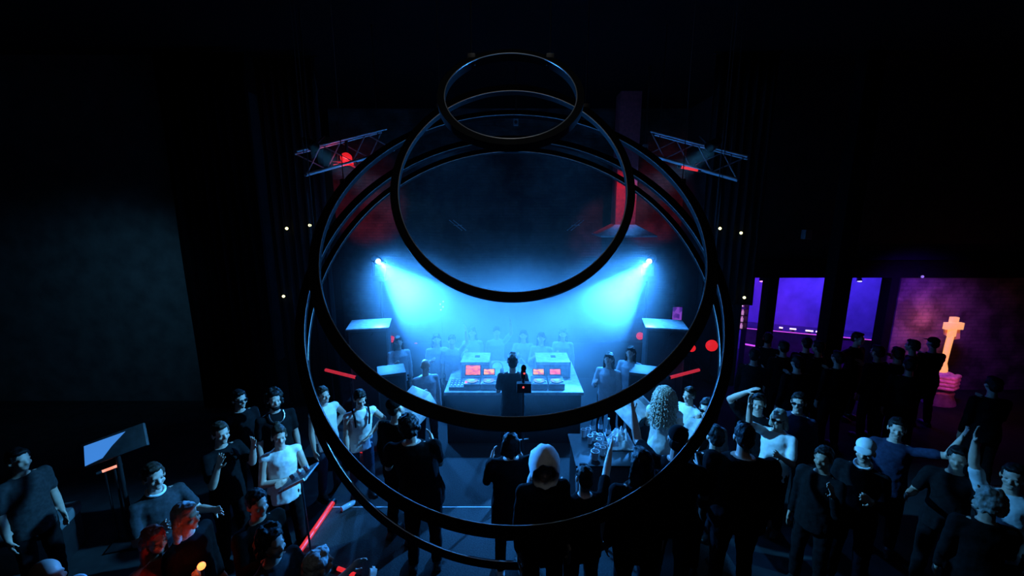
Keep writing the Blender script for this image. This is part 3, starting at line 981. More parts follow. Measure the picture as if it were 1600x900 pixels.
for px, py, lab in ((930, 705, 'wide plastic cup nearest the camera on the drinks table'), (949, 709, 'plastic cup at the near right corner of the drinks table'),
                    (942, 699, 'plastic cup second from the near right corner of the drinks table'), (933, 695, 'plastic cup right behind the wide near cup'),
                    (946, 693, 'plastic cup in the middle right of the drinks table'), (936, 686, 'plastic cup in the very middle of the table'),
                    (922, 681, 'plastic cup standing alone at the left middle of the drinks table'), (929, 677, 'plastic cup just right of the lone left cup'),
                    (938, 679, 'plastic cup at the centre of the third row back'), (912, 671, 'plastic cup at the far left of the drinks table'),
                    (919, 670, 'plastic cup second from the far left of the drinks table'), (956, 686, 'plastic cup beside the crumpled pale cloth')):
    cup(px, py, lab, 0.052 if px == 930 else 0.036)
for px, py, lab in ((925, 662, 'dark bottle with pale neck at the back left of the drinks table'), (938, 660, 'dark bottle at the back middle of the drinks table'), (950, 668, 'dark bottle leaning by the crumpled cloth')):
    q = at_z(px, py + 14, TZ)
    t = thing('drink_bottle', lab, 'bottle', (q.x, q.y, TZ), 0, 'bottles on the drinks table')
    MB().tube([(0, 0, 0), (0, 0, 0.15), (0, 0, 0.2), (0, 0, 0.26)], [0.033, 0.033, 0.013, 0.012], 14).build('body', mat('bottle_glass', (0.04, 0.08, 0.1), 0.1), t)
    MB().cyl((0, 0, 0.268), 0.014, 0.016).build('cap', WHITE, t)
    MB().tube([(0, 0, 0.05), (0, 0, 0.12)], 0.0335, 14).build('paper_label', PALE, t)
cl = MB()
q = at_z(968, 690, TZ)
g = 22
vv = [[cl.bm.verts.new((q.x + (i / g - 0.5) * 0.34, q.y + (j / g - 0.5) * 0.45, TZ + 0.01 + max(0, (1 - ((i / g - 0.5) ** 2 + (j / g - 0.5) ** 2) * 4)) * (0.14 + 0.16 * mnoise.noise(V((i * 0.35, j * 0.35, 3.1)))))) for j in range(g + 1)] for i in range(g + 1)]
for i in range(g):
    for j in range(g):
        cl.bm.faces.new((vv[i][j], vv[i + 1][j], vv[i + 1][j + 1], vv[i][j + 1]))
o = cl.build('crumpled_cloth', mat('pale_cloth', (0.5, 0.53, 0.58), 0.8, scale=25, bump=0.4), None, angle=80)
sm = o.modifiers.new('thick', 'SOLIDIFY')
sm.thickness = 0.006
tag(o, 'crumpled pale cloth heaped on the right of the drinks table', 'cloth')

# ---------------------------------------------------------------- left side things
q = at_z(467, 746, 1.3)
ms = thing('tray_stand', 'tilted tray with a bright edge on a thin stand, left of the red tube', 'tray stand', (q.x, q.y, ST))
rot = Matrix.Rotation(R(-28), 3, 'Y')
MB().tube([(0.05, 0, 0.03), (0.02, 0, 1.08)], 0.011, 8).build('pole', STEEL, ms)
for a in (90, 210, 330):
    MB().tube([(0.05, 0, 0.14), (0.05 + 0.13 * math.cos(R(a)), 0.13 * math.sin(R(a)), 0.012)], 0.01, 8).build('leg', BLACK, ms)
MB().box((0, 0, 1.1), (0.34, 0.3, 0.02), rot, bevel=0.004).build('tray', GREYP, ms)
MB().box(V((0, 0, 1.1)) + rot @ V((0.05, -0.16, 0.012)), (0.24, 0.018, 0.03), rot, bevel=0.004).build('tray_lip', WHITE, ms)
for k, (dx, dy) in enumerate(((-0.08, 0.02), (-0.02, 0.07), (0.06, 0.08), (0.1, 0.05))):
    c = V((0, 0, 1.1 + ST)) + rot @ V((dx, dy, 0.035))
    tag(MB().box(c + V((q.x, q.y, 0)), (0.035, 0.03, 0.05), rot, bevel=0.008).build('small_tin', WHITE if k % 2 else GREYP), ['dull small tin, lowest on the tilted tray', 'white small tin in the middle of the tilted tray', 'dull small tin near the top of the tilted tray', 'white small tin, uppermost on the tilted tray'][k], 'tin', 'small tins on the tilted tray')

q = at_z(160, 703, 1.3)
tv = thing('display_screen', 'tilted blue-lit screen in a dark casing on a post, far left of the room', 'screen', (q.x, q.y, 0), R(18))
rot = Matrix.Rotation(R(-16), 3, 'Y') @ Matrix.Rotation(R(62), 3, 'X')
MB().box((0.12, 0.02, 1.33), (0.66, 0.28, 0.05), rot, bevel=0.012).build('casing', mat('dark_casing', (0.06, 0.06, 0.065), 0.6), tv)
MB().prism([V((0.12, 0.02, 1.33)) + rot @ V(v) for v in ((-0.31, -0.12, 0.027), (-0.13, -0.1, 0.027), (-0.02, 0.0, 0.027), (0.14, 0.11, 0.027), (-0.29, 0.11, 0.027))], 0.004).build('screen', mat('blue_screen', (0.1, 0.2, 0.4), 0.3, emit=(0.06, 0.28, 0.82), strength=0.75, var=0.1, scale=3), tv)
MB().tube([(0.1, 0.06, 0.0), (0.1, 0.06, 1.26)], 0.025, 10).build('post', BLACK, tv)
MB().box((0.1, 0.06, 0.012), (0.4, 0.4, 0.024), bevel=0.005).build('foot', BLACK, tv)

q = at_z(545, 790, ST + 0.03)
wb = thing('water_bottle', 'clear water bottle lying on the stage beside the left hoop', 'bottle', (q.x, q.y, ST + 0.036), R(50))
MB().tube([(-0.1, 0, 0), (0.06, 0, 0), (0.1, 0, 0), (0.12, 0, 0)], [0.035, 0.035, 0.014, 0.013], 14).build('body', mat('clear_bottle', (0.6, 0.75, 0.9), 0.1), wb)
MB().cyl((0.13, 0, 0), 0.016, 0.022, 'X').build('cap', WHITE, wb)

q = at_z(30, 806, 0.62)
bn = thing('bench_seat', 'grey upholstered bench with one pale spot, at the lower left edge', 'bench', (q.x, q.y, 0), R(20))
MB().box((0, 0, 0.5), (0.9, 0.42, 0.14), bevel=0.04).build('cushion', mat('grey_vinyl', (0.12, 0.14, 0.15), 0.5), bn)
MB().box((0, 0, 0.22), (0.86, 0.38, 0.42), bevel=0.01).build('base', BLACK, bn)

# ---------------------------------------------------------------- people
SKIN = mat('skin', (0.52, 0.34, 0.27), 0.5, var=0.08, scale=25, bump=0.05)
SKIN2 = mat('skin_tan', (0.36, 0.22, 0.16), 0.5, var=0.08, scale=25, bump=0.05)
EYEW = mat('eye_white', (0.14, 0.13, 0.12), 0.3, var=0.02)
HAIRS = {'black': mat('black_hair', (0.006, 0.005, 0.005), 0.6, spec=0.2, scale=40, stretch=(1, 1, 0.2), bump=0.7),
         'brown': mat('brown_hair', (0.03, 0.02, 0.014), 0.6, spec=0.25, scale=40, stretch=(1, 1, 0.2), bump=0.7),
         'blonde': mat('blonde_hair', (0.34, 0.3, 0.25), 0.6, scale=40, stretch=(1, 1, 0.3), bump=0.8),
         'grey': mat('grey_hair', (0.35, 0.35, 0.35), 0.6, scale=40, bump=0.7),
         'red': mat('red_lit_hair', (0.45, 0.06, 0.04), 0.5, scale=40, stretch=(1, 1, 0.2), bump=0.7)}  # red lamplight put into the hair colour
CL = {'black': mat('black_cloth', (0.007, 0.007, 0.008), 0.95, scale=30, spec=0.05),
      'char': mat('charcoal_cloth', (0.03, 0.031, 0.034), 0.9, scale=30, spec=0.1),
      'navy': mat('navy_cloth', (0.02, 0.026, 0.055), 0.9, scale=30, spec=0.1),
      'white': mat('white_cloth', (0.72, 0.73, 0.74), 0.85, var=0.06, scale=30),
      'pale': mat('pale_grey_cloth', (0.45, 0.47, 0.5), 0.85, var=0.1, scale=30),
      'denim': mat('dark_denim', (0.04, 0.055, 0.09), 0.85, scale=60, spec=0.1),
      'red': mat('red_lit_cloth', (0.4, 0.04, 0.03), 0.85, scale=30)}  # red lamplight put into the colour of the clothes
SHOE = {'white': mat('white_shoe', (0.7, 0.72, 0.74), 0.5), 'black': mat('black_shoe', (0.015, 0.015, 0.016), 0.4)}
GLASS = mat('dark_lens', (0.008, 0.008, 0.01), 0.1)

HANG = ((0.13, 0.03, -1), (0.04, -0.22, -1))
POSES = {'hang': HANG,
         'deck': ((0.16, -0.3, -0.95), (-0.1, -0.95, -0.2)),
         'up': ((0.45, -0.35, 0.75), (-0.1, -0.25, 1)),
         'reach': ((0.3, -0.75, 0.45), (0.15, -0.75, 0.6)),
         'phone': ((0.15, -0.35, -0.9), (-0.3, -0.75, 0.55)),
         'face': ((0.2, -0.45, -0.8), (-0.12, -0.35, 0.95)),
         'cross': ((0.22, -0.28, -0.9), (-0.9, -0.5, 0.12)),
         'hip': ((0.6, 0.25, -0.75), (-0.75, -0.25, -0.5)),
         'out': ((0.3, -0.35, -0.85), (0.1, -0.95, 0.25)),
         'side': ((0.95, -0.1, -0.05), (0.95, -0.15, 0.1))}


def person(label, px, py, h=1.75, base=0.0, face=0.0, L='hang', Rr='hang', top='black', sleeve='short', bottom='black', shoes='black', hair='short', hcol='black',
           lean=(0, 0), yaw=0, pitch=0, roll=0, skin=SKIN, extra=(), build=1.0, fine=True, loc=None, coat=False, group=None, hands='relaxed'):
    s = h / 1.75
    w = at_z(px, py, base + h) if loc is None else V(loc)
    t = thing('person', label, 'person', (w.x, w.y, base), R(face), group)
    lx, ly = lean[0], lean[1]
    vox = 0.0085 if fine else 0.012
    Z = lambda x, y, z: V((x * s, y * s, z * s))

    def bend(z):
        k = max(0.0, (z - 0.95) / 0.5)
        return V((lx * k * s, ly * k * s, 0))

    # skeleton
    sh = {1: Z(0.175 * build, 0.0, 1.395) + bend(1.43), -1: Z(-0.175 * build, 0.0, 1.395) + bend(1.43)}
    neck0, neck1 = Z(0, 0.012, 1.42) + bend(1.43), Z(0, -0.005, 1.56) + bend(1.5)
    hc = Z(0, -0.018, 1.635) + bend(1.56)
    HM = Matrix.Rotation(R(yaw), 3, 'Z') @ Matrix.Rotation(R(pitch), 3, 'X') @ Matrix.Rotation(R(roll), 3, 'Y')
    arms = {}
    for sd, key in ((1, L), (-1, Rr)):
        u, f = POSES[key] if isinstance(key, str) else key
        u, f = V(u).normalized(), V(f).normalized()
        u.x *= sd
        f.x *= sd
        el = sh[sd] + u * 0.285 * s
        wr = el + f * 0.25 * s
        arms[sd] = (u, f, el, wr)
    legs = {}
    for sd in (1, -1):
        legs[sd] = (Z(0.095 * sd, 0, 0.92), Z(0.11 * sd, -0.02, 0.49), Z(0.125 * sd, 0.02, 0.085))

    # body: one continuous skin with head, face, arms, hands and legs
    b = MB()
    torso = [((0, 0, 0.86), 0.15, 0.1), ((0, 0.01, 0.95), 0.165, 0.115), ((0, 0.0, 1.08), 0.14, 0.1), ((0, -0.005, 1.22), 0.15, 0.112), ((0, 0, 1.35), 0.165, 0.108), ((0, 0.005, 1.42), 0.135, 0.075), ((0, 0.012, 1.47), 0.07, 0.058)]
    b.loft([(Z(*c) + bend(c[2]), rx * s * build, ry * s * build) for c, rx, ry in torso])
    b.cap(neck0, neck1, 0.06 * s, 0.052 * s)
    hp = lambda x, y, z: hc + HM @ V((x * s, y * s, z * s))
    he = lambda c, r, **k: b.ell(hp(*c), [q * s for q in r], rot=HM, **k)
    he((0, 0.014, 0.035), (0.073, 0.092, 0.083), u=18, v=14)
    he((0, -0.028, -0.03), (0.058, 0.062, 0.075), u=16, v=12)
    he((0, -0.064, -0.088), (0.028, 0.022, 0.02))
    b.cap(hp(-0.034, -0.079, 0.022), hp(0.034, -0.079, 0.022), 0.012 * s, 0.012 * s)
    b.cap(hp(0, -0.084, 0.014), hp(0, -0.103, -0.026), 0.009 * s, 0.015 * s)
    b.cap(hp(-0.022, -0.079, -0.056), hp(0.022, -0.079, -0.056), 0.009 * s, 0.009 * s)
    for sd in (1, -1):
        he((sd * 0.077, 0.006, -0.008), (0.011, 0.022, 0.033))
        he((sd * 0.036, -0.068, -0.025), (0.024, 0.02, 0.022))
        u, f, el, wr = arms[sd]
        b.cap(neck0 + V((0, 0, 0.0)), sh[sd], 0.055 * s, 0.05 * s)
        b.cap(sh[sd], el, 0.054 * s * build, 0.04 * s)
        b.cap(el, el + f * 0.09 * s, 0.041 * s, 0.042 * s)
        b.cap(el + f * 0.09 * s, wr, 0.042 * s, 0.027 * s)
        # hand: palm, four bent fingers, thumb from the side of the palm
        n = V((-sd, 0, 0)) - f * (-sd * f.x)
        n = n.normalized() if n.length > 0.2 else V((0, -1, 0))
        ac = f.cross(n).normalized()
        if ac.y > 0 or (abs(ac.y) < 0.2 and ac.z < 0):
            ac = -ac
        pc = wr + f * 0.05 * s
        b.cap(wr, wr + f * 0.085 * s, 0.02 * s, 0.0185 * s, flat=1.75, side=ac)
        for k in range(4):
            o = wr + f * 0.085 * s + ac * (0.03 - 0.0205 * k) * s
            ln = (0.042, 0.048, 0.045, 0.036)[k] * s
            cu = (0.25, 0.3, 0.35, 0.45)[k] * (0.35 if hands == 'open' else (2.6 if hands == 'grip' else 1.0))
            spread = ac * (0.12 - 0.08 * k) * (1.6 if hands == 'open' else 0.6)
            d1 = (f + n * cu * 0.6 + spread).normalized()
            d2 = (f + n * cu * 1.7 + spread).normalized() if hands != 'grip' else (-f * 0.3 + n).normalized()
            m1 = o + d1 * ln
            b.cap(o, m1, 0.0102 * s, 0.0095 * s, n=8)
            b.cap(m1, m1 + d2 * ln * 0.9, 0.0095 * s, 0.0082 * s, n=8)
        o = wr + f * 0.028 * s + ac * 0.03 * s
        d1 = (f * 0.75 + ac * 0.75 + n * 0.35).normalized()
        m1 = o + d1 * 0.04 * s
        b.cap(o, m1, 0.014 * s, 0.011 * s, n=8)
        b.cap(m1, m1 + (f + ac * 0.25 + n * 0.4).normalized() * 0.032 * s, 0.011 * s, 0.009 * s, n=8)
        hi, kn, an = legs[sd]
        b.cap(hi, kn, 0.083 * s * build, 0.055 * s)
        b.cap(kn, kn + (an - kn) * 0.3, 0.053 * s, 0.056 * s)
        b.cap(kn + (an - kn) * 0.3, an, 0.056 * s, 0.036 * s)
        b.cap(an + V((0, 0.02, -0.045)) * s, an + V((0, -0.14, -0.055)) * s, 0.035 * s, 0.026 * s, flat=1.25, side=V((1, 0, 0)))
    body = b.blob('body', skin, t, vox, 2)

    # top with sleeves
    if top:
        g = MB()
        e = 0.014
        secs = [((0, 0.0, 0.80 if not coat else 0.55), 0.185, 0.14), ((0, 0.01, 0.95), 0.185, 0.14), ((0, 0.0, 1.08), 0.165, 0.125), ((0, -0.005, 1.22), 0.17, 0.132), ((0, 0, 1.35), 0.182, 0.126), ((0, 0.005, 1.425), 0.145, 0.09), ((0, 0.012, 1.468), 0.085, 0.07)]
        if top == 'bare':
            secs = secs[:5]
        g.loft([(Z(*c) + bend(c[2]), rx * s * build, ry * s * build) for c, rx, ry in secs])
        for sd in (1, -1):
            u, f, el, wr = arms[sd]
            g.cap(neck0 + V((0, 0, -0.012)), sh[sd], 0.058 * s, 0.06 * s)
            if sleeve == 'short':
                g.cap(sh[sd], sh[sd] + u * 0.2 * s, 0.06 * s * build, 0.06 * s)
            elif sleeve == 'long':
                g.cap(sh[sd], el, 0.061 * s * build, 0.053 * s)
                g.cap(el, wr - f * 0.02 * s, 0.056 * s, 0.041 * s)
        g.blob('coat' if coat else ('shirt' if sleeve != 'none' else 'vest'), CL[top], t, 0.013, 2, 0.02, 0.1)
    # trousers / skirt
    g = MB()
    if bottom.startswith('skirt'):
        m = CL[bottom.split('_')[1]]
        g.loft([(Z(0, 0, 0.52), 0.22 * s, 0.17 * s), (Z(0, 0, 0.75), 0.2 * s, 0.15 * s), (Z(0, 0, 0.95), 0.178 * s, 0.128 * s), (Z(0, 0, 1.06), 0.15 * s, 0.11 * s)])
        g.blob('skirt', m, t, 0.013, 2, 0.02, 0.1)
    else:
        g.loft([(Z(0, 0, 0.84), 0.165 * s, 0.12 * s), (Z(0, 0.01, 0.95), 0.175 * s, 0.127 * s), (Z(0, 0, 1.04), 0.155 * s, 0.112 * s)])
        shorts = bottom.startswith('shorts')
        for sd in (1, -1):
            hi, kn, an = legs[sd]
            g.cap(hi, kn, 0.098 * s * build, 0.074 * s)
            if not shorts:
                g.cap(kn, an + V((0, 0, 0.02)), 0.072 * s, 0.06 * s)
        g.blob('shorts' if shorts else 'trousers', CL[bottom.replace('shorts_', '')], t, 0.013, 2, 0.018, 0.09)
    for sd in (1, -1):
        an = legs[sd][2]
        g = MB()
        y0, y1 = 0.045, -0.165
        g.cap(an + V((0, y0, -0.045)) * s, an + V((0, y1 + 0.05, -0.05)) * s, 0.046 * s, 0.042 * s, flat=1.05, side=V((1, 0, 0)))
        g.cap(an + V((0, y1 + 0.06, -0.05)) * s, an + V((0, y1, -0.057)) * s, 0.043 * s, 0.03 * s, flat=1.2, side=V((1, 0, 0)))
        g.cap(an + V((0, 0.02, -0.03)) * s, an + V((0, 0.01, 0.02)) * s, 0.047 * s, 0.046 * s)
        g.box(an + V((0, -0.055, -0.075)) * s, V((0.09, 0.27, 0.02)) * s, bevel=0.008)
        g.blob('shoe', SHOE[shoes], t, 0.009, 1)
    # eyes
    if fine:
        for sd in (1, -1):
            MB().ell(hp(sd * 0.031, -0.0785, 0.002), (0.012 * s, 0.008 * s, 0.0075 * s), rot=HM).build('eye', EYEW, body)
    # hair
    rnd = random.Random(int(px * 31 + py))
    hm = HAIRS[hcol]
    g = MB()
    hell = lambda c, r, **k: g.ell(hp(*c), [q * s for q in r], rot=HM, **k)
    if hair in ('short', 'long', 'bun', 'tail', 'curly', 'bob'):
        hell((0, 0.024, 0.055), (0.08, 0.092, 0.08), u=18, v=12)
        hell((0, 0.055, 0.0), (0.072, 0.066, 0.08), u=16, v=12)
        hell((0, -0.035, 0.098), (0.06, 0.05, 0.026))
        for sd in (1, -1):
            hell((sd * 0.066, 0.005, 0.04), (0.015, 0.045, 0.05))
    def strands(n, length, wig, rad, a0=-0.3, a1=math.pi + 0.3, spread=0.06):
        for k in range(n):
            a = rnd.uniform(a0, a1)
            el = rnd.uniform(0.0, 1.35)
            d = V((math.cos(a) * math.cos(el), math.sin(a) * math.cos(el), math.sin(el)))
            p0 = V((d.x * 0.074, 0.018 + d.y * 0.09, 0.04 + d.z * 0.08))
            out = V((d.x, d.y, 0))
            ph, ln = rnd.uniform(0, 6.3), length * rnd.uniform(0.75, 1.1)
            pts = []
            for q in range(15):
                u = q / 14
                drop = max(0.0, u - 0.08) * ln + (0.09 * u * d.z if u < 1 else 0.09 * d.z)
                fan = out * (0.018 + spread * math.sqrt(u))
                w_ = wig * min(1, u * 4)
                pts.append(hp(p0.x + fan.x + w_ * math.cos(ph + u * ln * 95), p0.y + fan.y + w_ * math.sin(ph + u * ln * 95), p0.z - drop + 0.02 * math.sin(u * 3.1)))
            g.tube(pts, [rad * (1 - 0.5 * q / 14) for q in range(15)], 6)

    if hair == 'long' or hair == 'bob':
        zl = -0.3 if hair == 'long' else -0.14
        for sd in (-1, -0.5, 0, 0.5, 1):
            g.cap(hp(sd * 0.065, 0.05 - 0.02 * abs(sd), 0.02), hp(sd * 0.085, 0.075 - 0.045 * abs(sd), zl + 0.03 * abs(sd)), 0.036 * s, 0.03 * s)
    if hair == 'bun':
        hell((0, 0.07, 0.125), (0.042, 0.042, 0.04))
    if hair == 'tail':
        g.cap(hp(0, 0.1, 0.05), hp(0, 0.15, -0.05), 0.03 * s, 0.032 * s)
        g.cap(hp(0, 0.15, -0.05), hp(0, 0.13, -0.2), 0.032 * s, 0.014 * s)
    if hair == 'bigcurly':
        hell((0, 0.024, 0.05), (0.085, 0.095, 0.08))
        strands(220, 0.46, 0.014, 0.009, spread=0.09)
        g.build('hair', hm, t)
        g = None
    if hair == 'curly':
        n = 90
        for k in range(n):
            a, z = rnd.uniform(-0.35, math.pi + 0.35), rnd.uniform(-0.055, 0.14) if hair == 'curly' else rnd.uniform(-0.33, 0.13)
            rr = math.sqrt(max(0.0, 1 - ((max(z, 0.03) - 0.03) / 0.115) ** 2))
            wdt = 0.086 if hair == 'curly' else 0.1 + max(0, -z) * 0.16
            x, y = math.cos(a) * wdt * rr, 0.02 + math.sin(a) * (0.1 if hair == 'curly' else 0.105 + max(0, -z) * 0.05) * rr
            q = rnd.uniform(0.017, 0.028)
            hell((x, y, z), (q, q, q), u=8, v=6)
    if hair == 'cap':
        hell((0, 0.016, 0.062), (0.083, 0.1, 0.07), u=18, v=12)
        g.blob('cap', CL[extra[0][1]] if extra and extra[0][0] == 'cap' else CL['black'], t, 0.008, 1)
        g = MB()
        M = HM
        g.ell(hp(0, -0.105, 0.052), [q * s for q in (0.068, 0.07, 0.012)], rot=M @ Matrix.Rotation(R(12), 3, 'X'))
        g.build('cap_brim', CL[extra[0][1]] if extra and extra[0][0] == 'cap' else CL['black'], t)
        g = MB()
        hell((0, 0.062, -0.005), (0.07, 0.05, 0.07))
        g.blob('hair', hm, t, 0.009, 1)
    elif hair == 'hood':
        rings = []
        nn = 28
        for y, rx, rz, zc in ((-0.125, 0.098, 0.128, -0.005), (-0.13, 0.11, 0.14, 0.0), (-0.09, 0.12, 0.15, 0.005), (0.0, 0.13, 0.158, 0.005), (0.07, 0.122, 0.15, -0.005), (0.12, 0.09, 0.12, -0.02), (0.145, 0.04, 0.06, -0.03)):
            rings.append([g.bm.verts.new(hp(rx * math.cos(2 * math.pi * q / nn) * (1 + 0.02 * math.sin(q * 2.3)), y + 0.008 * math.sin(q * 1.7), zc + rz * math.sin(2 * math.pi * q / nn))) for q in range(nn)])
        for A, B in zip(rings, rings[1:]):
            for q in range(nn):
                g.bm.faces.new((A[q], A[(q + 1) % nn], B[(q + 1) % nn], B[q]))
        g.bm.faces.new(rings[-1])
        g.cap(neck0 + V((0, 0.075, -0.03)) * s, hp(0, 0.07, -0.1), 0.1 * s, 0.07 * s, flat=1.25)
        o = g.build('hood', CL['white'], t, angle=80)
        o.modifiers.new('thick', 'SOLIDIFY').thickness = 0.012
        g = MB()
        hell((0, 0.024, 0.055), (0.08, 0.092, 0.08), u=18, v=12)
        for sd in (1, -1):
            g.cap(hp(sd * 0.075, -0.02, 0.04), hp(sd * 0.085, -0.05, -0.16), 0.022 * s, 0.018 * s)
        g.blob('hair', hm, t, 0.009, 1)
        g = None
    elif hair == 'bigcurly':
        pass
    elif hair == 'none':
        g.bm.free()
    elif g:
        g.blob('hair', hm, t, 0.009, 1, 0.022, 0.035)
    for ex in extra:
        if ex[0] == 'sunglasses':
            g = MB()
            for sd in (1, -1):
                g.ell(hp(sd * 0.032, -0.094, 0.004), [q * s for q in (0.027, 0.008, 0.02)], rot=HM)
                g.tube([hp(sd * 0.058, -0.088, 0.012), hp(sd * 0.083, 0.01, 0.012)], 0.004 * s, 6)
            g.tube([hp(-0.02, -0.1, 0.01), hp(0.02, -0.1, 0.01)], 0.004 * s, 6)
            g.build('glasses', GLASS, t)
        elif ex[0] == 'beard':
            g = MB()
            hell = lambda c, r, **k: g.ell(hp(*c), [q * s for q in r], rot=HM, **k)
            hell((0, -0.05, -0.088), (0.048, 0.046, 0.04))
            for sd in (1, -1):
                hell((sd * 0.05, -0.02, -0.05), (0.018, 0.035, 0.045))
            g.blob('beard', hm, t, 0.008, 1)
        elif ex[0] == 'necklace':
            c = Z(0, -0.05, 1.42) + bend(1.43)
            MB().tube([c + V((0.085 * math.sin(a) * s, -0.062 * math.cos(a) * s - 0.02, (-0.085 * math.cos(a) + 0.03) * s)) for a in [R(k) for k in range(-110, 111, 10)]], 0.006, 6).build('necklace', STEEL, t)
        elif ex[0] == 'collar':
            g = MB()
            c = Z(0, 0.0, 1.475) + bend(1.5)
            g.tube([c + V((0.068 * math.sin(a) * s, -0.068 * math.cos(a) * s, (0.012 - 0.02 * math.cos(a)) * s)) for a in [R(k) for k in range(0, 360, 15)]], 0.012 * s, 8, closed=True)
            g.build('collar', CL[ex[1]], t)
        elif ex[0] == 'straps':
            for sd in (1, -1):
                MB().tube([Z(0.09 * sd, -0.128, 1.25) + bend(1.3), Z(0.1 * sd, -0.12, 1.4) + bend(1.4), Z(0.11 * sd, 0.0, 1.5) + bend(1.5)], 0.014 * s, 8).build('strap', CL[ex[1]], t)
    t['hand_l'] = 0
    del t['hand_l']
    return t, arms, s


P = person
# on the stage, around the booth
P('person in a black t-shirt standing at the decks, back turned, arms over the players', 801, 553, 1.78, ST, 180, 'deck', 'deck', 'black', 'short', 'black', hair='short', hcol='brown', pitch=-18)
P('person in a dark long-sleeved top and cap, behind the curly-haired person', 617, 621, 1.83, ST, 160, 'hang', 'hang', 'black', 'long', 'black', hair='cap', pitch=-10, yaw=-15)
P('broad person with dark curly hair in a loose black t-shirt, pale neck showing', 655, 652, 1.8, ST, 188, 'phone', 'phone', 'black', 'short', 'black', hair='curly', lean=(0.09, -0.04), roll=12, build=1.28, pitch=-12)
P('person with short dark hair and a black jacket, just left of the white hood', 798, 677, 1.66, ST, 190, 'phone', 'phone', 'black', 'long', 'black', 'white', hair='bob', build=1.2, coat=True, pitch=-8, loc=None)
P('person in a pale pulled-up hood, dark face turned to us, below the hoop cascade', 850, 703, 1.85, ST, 12, 'hang', 'hang', 'black', 'long', 'black', hair='hood', build=1.0, pitch=16, yaw=-12)
P('dark person reaching one bare arm up to the right, right of the hood', 918, 735, 1.62, ST, 190, 'phone', ((0.35, -0.6, 0.3), (0.45, -0.7, 0.5)), 'black', 'short', 'black', 'white', hair='short', hands='open', build=1.1, loc=(0.66, 3.34, 0))
P('person with dark long hair and white shoes, below the raised hands', 1003, 690, 1.84, ST, 185, 'hang', 'hang', 'black', 'long', 'black', 'white', hair='long', build=1.15, loc=(1.14, 3.25, 0))
P('person in a dark cap holding a bare arm up left in front of the monitor', 1064, 655, 1.92, ST, 150, ((0.6, -0.7, 0.05), (0.25, -0.2, 1)), 'phone', 'black', 'short', 'black', 'white', hair='cap', hands='open', build=1.1, loc=(1.55, 3.5, 0))
P('person with long curly blonde hair and pale top, right of the monitor speaker', 1041, 604, 1.72, ST, 150, 'phone', 'hang', 'pale', 'none', 'black', hair='bigcurly', hcol='blonde', yaw=-15)
P('person in a white dress far right of the booth, beyond the blonde hair', 1079, 606, 1.55, ST, -60, 'phone', 'phone', 'white', 'none', 'skirt_white', hair='short', hcol='brown')
P('person in sunglasses and a pale t-shirt beside the right edge of the hoops', 1107, 624, 1.75, ST, -40, 'hang', 'hang', 'pale', 'short', 'denim', hair='short', extra=(('sunglasses',),))
P('big person seen from behind, all black, in front of the clapping crowd at right', 1160, 612, 1.9, ST, 165, 'hang', 'hang', 'black', 'long', 'black', hair='short', build=1.35, loc=(2.22, 3.58, 0))
P('dark-jacketed person with pale hand hanging, left of the big black figure', 1120, 668, 1.72, ST, 175, 'hang', 'hang', 'black', 'long', 'black', hair='short', build=1.15)
P('lit person with raised arm bent over the head, behind the big black figure', 1187, 617, 1.75, 0, -35, 'hang', ((0.5, -0.2, 0.75), (-0.7, -0.1, 0.6)), 'black', 'short', 'black', hair='short', hcol='brown')
P('person in a white top with one hand raised, right of the big black figure', 1219, 641, 1.68, 0, -48, 'phone', ((0.2, -0.5, 0.3), (0.05, -0.1, 1)), 'white', 'short', 'black', hair='bob', hcol='blonde', hands='open', extra=(('sunglasses',),))
P('person in glasses and a dark jacket, standing apart right of the white top', 1250, 615, 1.76, 0, -45, 'hang', 'hang', 'navy', 'long', 'black', hair='short', extra=(('sunglasses',),))
P('person in a pale cap and pale collar looking left, alone at lower right', 1355, 688, 1.78, 0, -50, 'phone', 'hang', 'black', 'long', 'black', hair='cap', extra=(('cap', 'white'), ('collar', 'white')))
P('person with one bare arm raised, in the dark below the bar room', 1404, 655, 1.72, 0, -40, ((0.75, -0.2, 0.25), (0.25, -0.1, 1)), 'hang', 'navy', 'short', 'black', hair='short', hands='open')
P('person with shaggy pale blonde hair at the lower right edge, back turned', 1551, 768, 1.72, 0, 150, 'hang', 'phone', 'black', 'long', 'black', hair='curly', hcol='blonde')
P('person reaching an arm straight up at the right edge of the picture', 1588, 728, 1.74, 0, -60, 'hang', ((0.25, -0.25, 0.9), (0.05, -0.2, 1)), 'pale', 'short', 'black', hair='short', hands='open')
P('person with both bare arms lifted, between raised arm and blonde head at right', 1500, 700, 1.72, 0, -50, 'face', 'out', 'black', 'short', 'black', hair='short', skin=SKIN2, fine=False)
P('dim person with hand on chest, in the dark left of the pale cap', 1290, 700, 1.7, 0, -60, 'face', 'hang', 'black', 'long', 'black', hair='short', skin=SKIN2, fine=False)

# left crowd
P('person in dark glasses and a black top, farthest back left of the hoops', 371, 611, 1.76, 0, 62, 'hang', 'hang', 'black', 'short', 'black', hair='short', extra=(('sunglasses',),))
P('bearded person wearing a silver necklace over a black t-shirt, left of the hoops', 426, 611, 1.8, 0, 45, 'hang', 'hang', 'black', 'short', 'black', hair='curly', extra=(('beard',), ('necklace',)))
P('person holding one pale hand up by the chin, in a black t-shirt at left', 341, 662, 1.75, 0, 70, 'face', 'face', 'black', 'short', 'black', hair='short', hcol='brown', yaw=-10, hands='open')
P('person in a pale top with folded bare arms, above the tray stand', 434, 667, 1.68, 0, 40, 'cross', 'cross', 'white', 'none', 'black', hair='bun', hcol='brown')
P('person in a dark polo with a white collar holding a bare arm forward', 236, 727, 1.76, 0, 62, 'out', 'phone', 'char', 'short', 'black', hair='short', hcol='brown', extra=(('collar', 'white'),), hands='open')
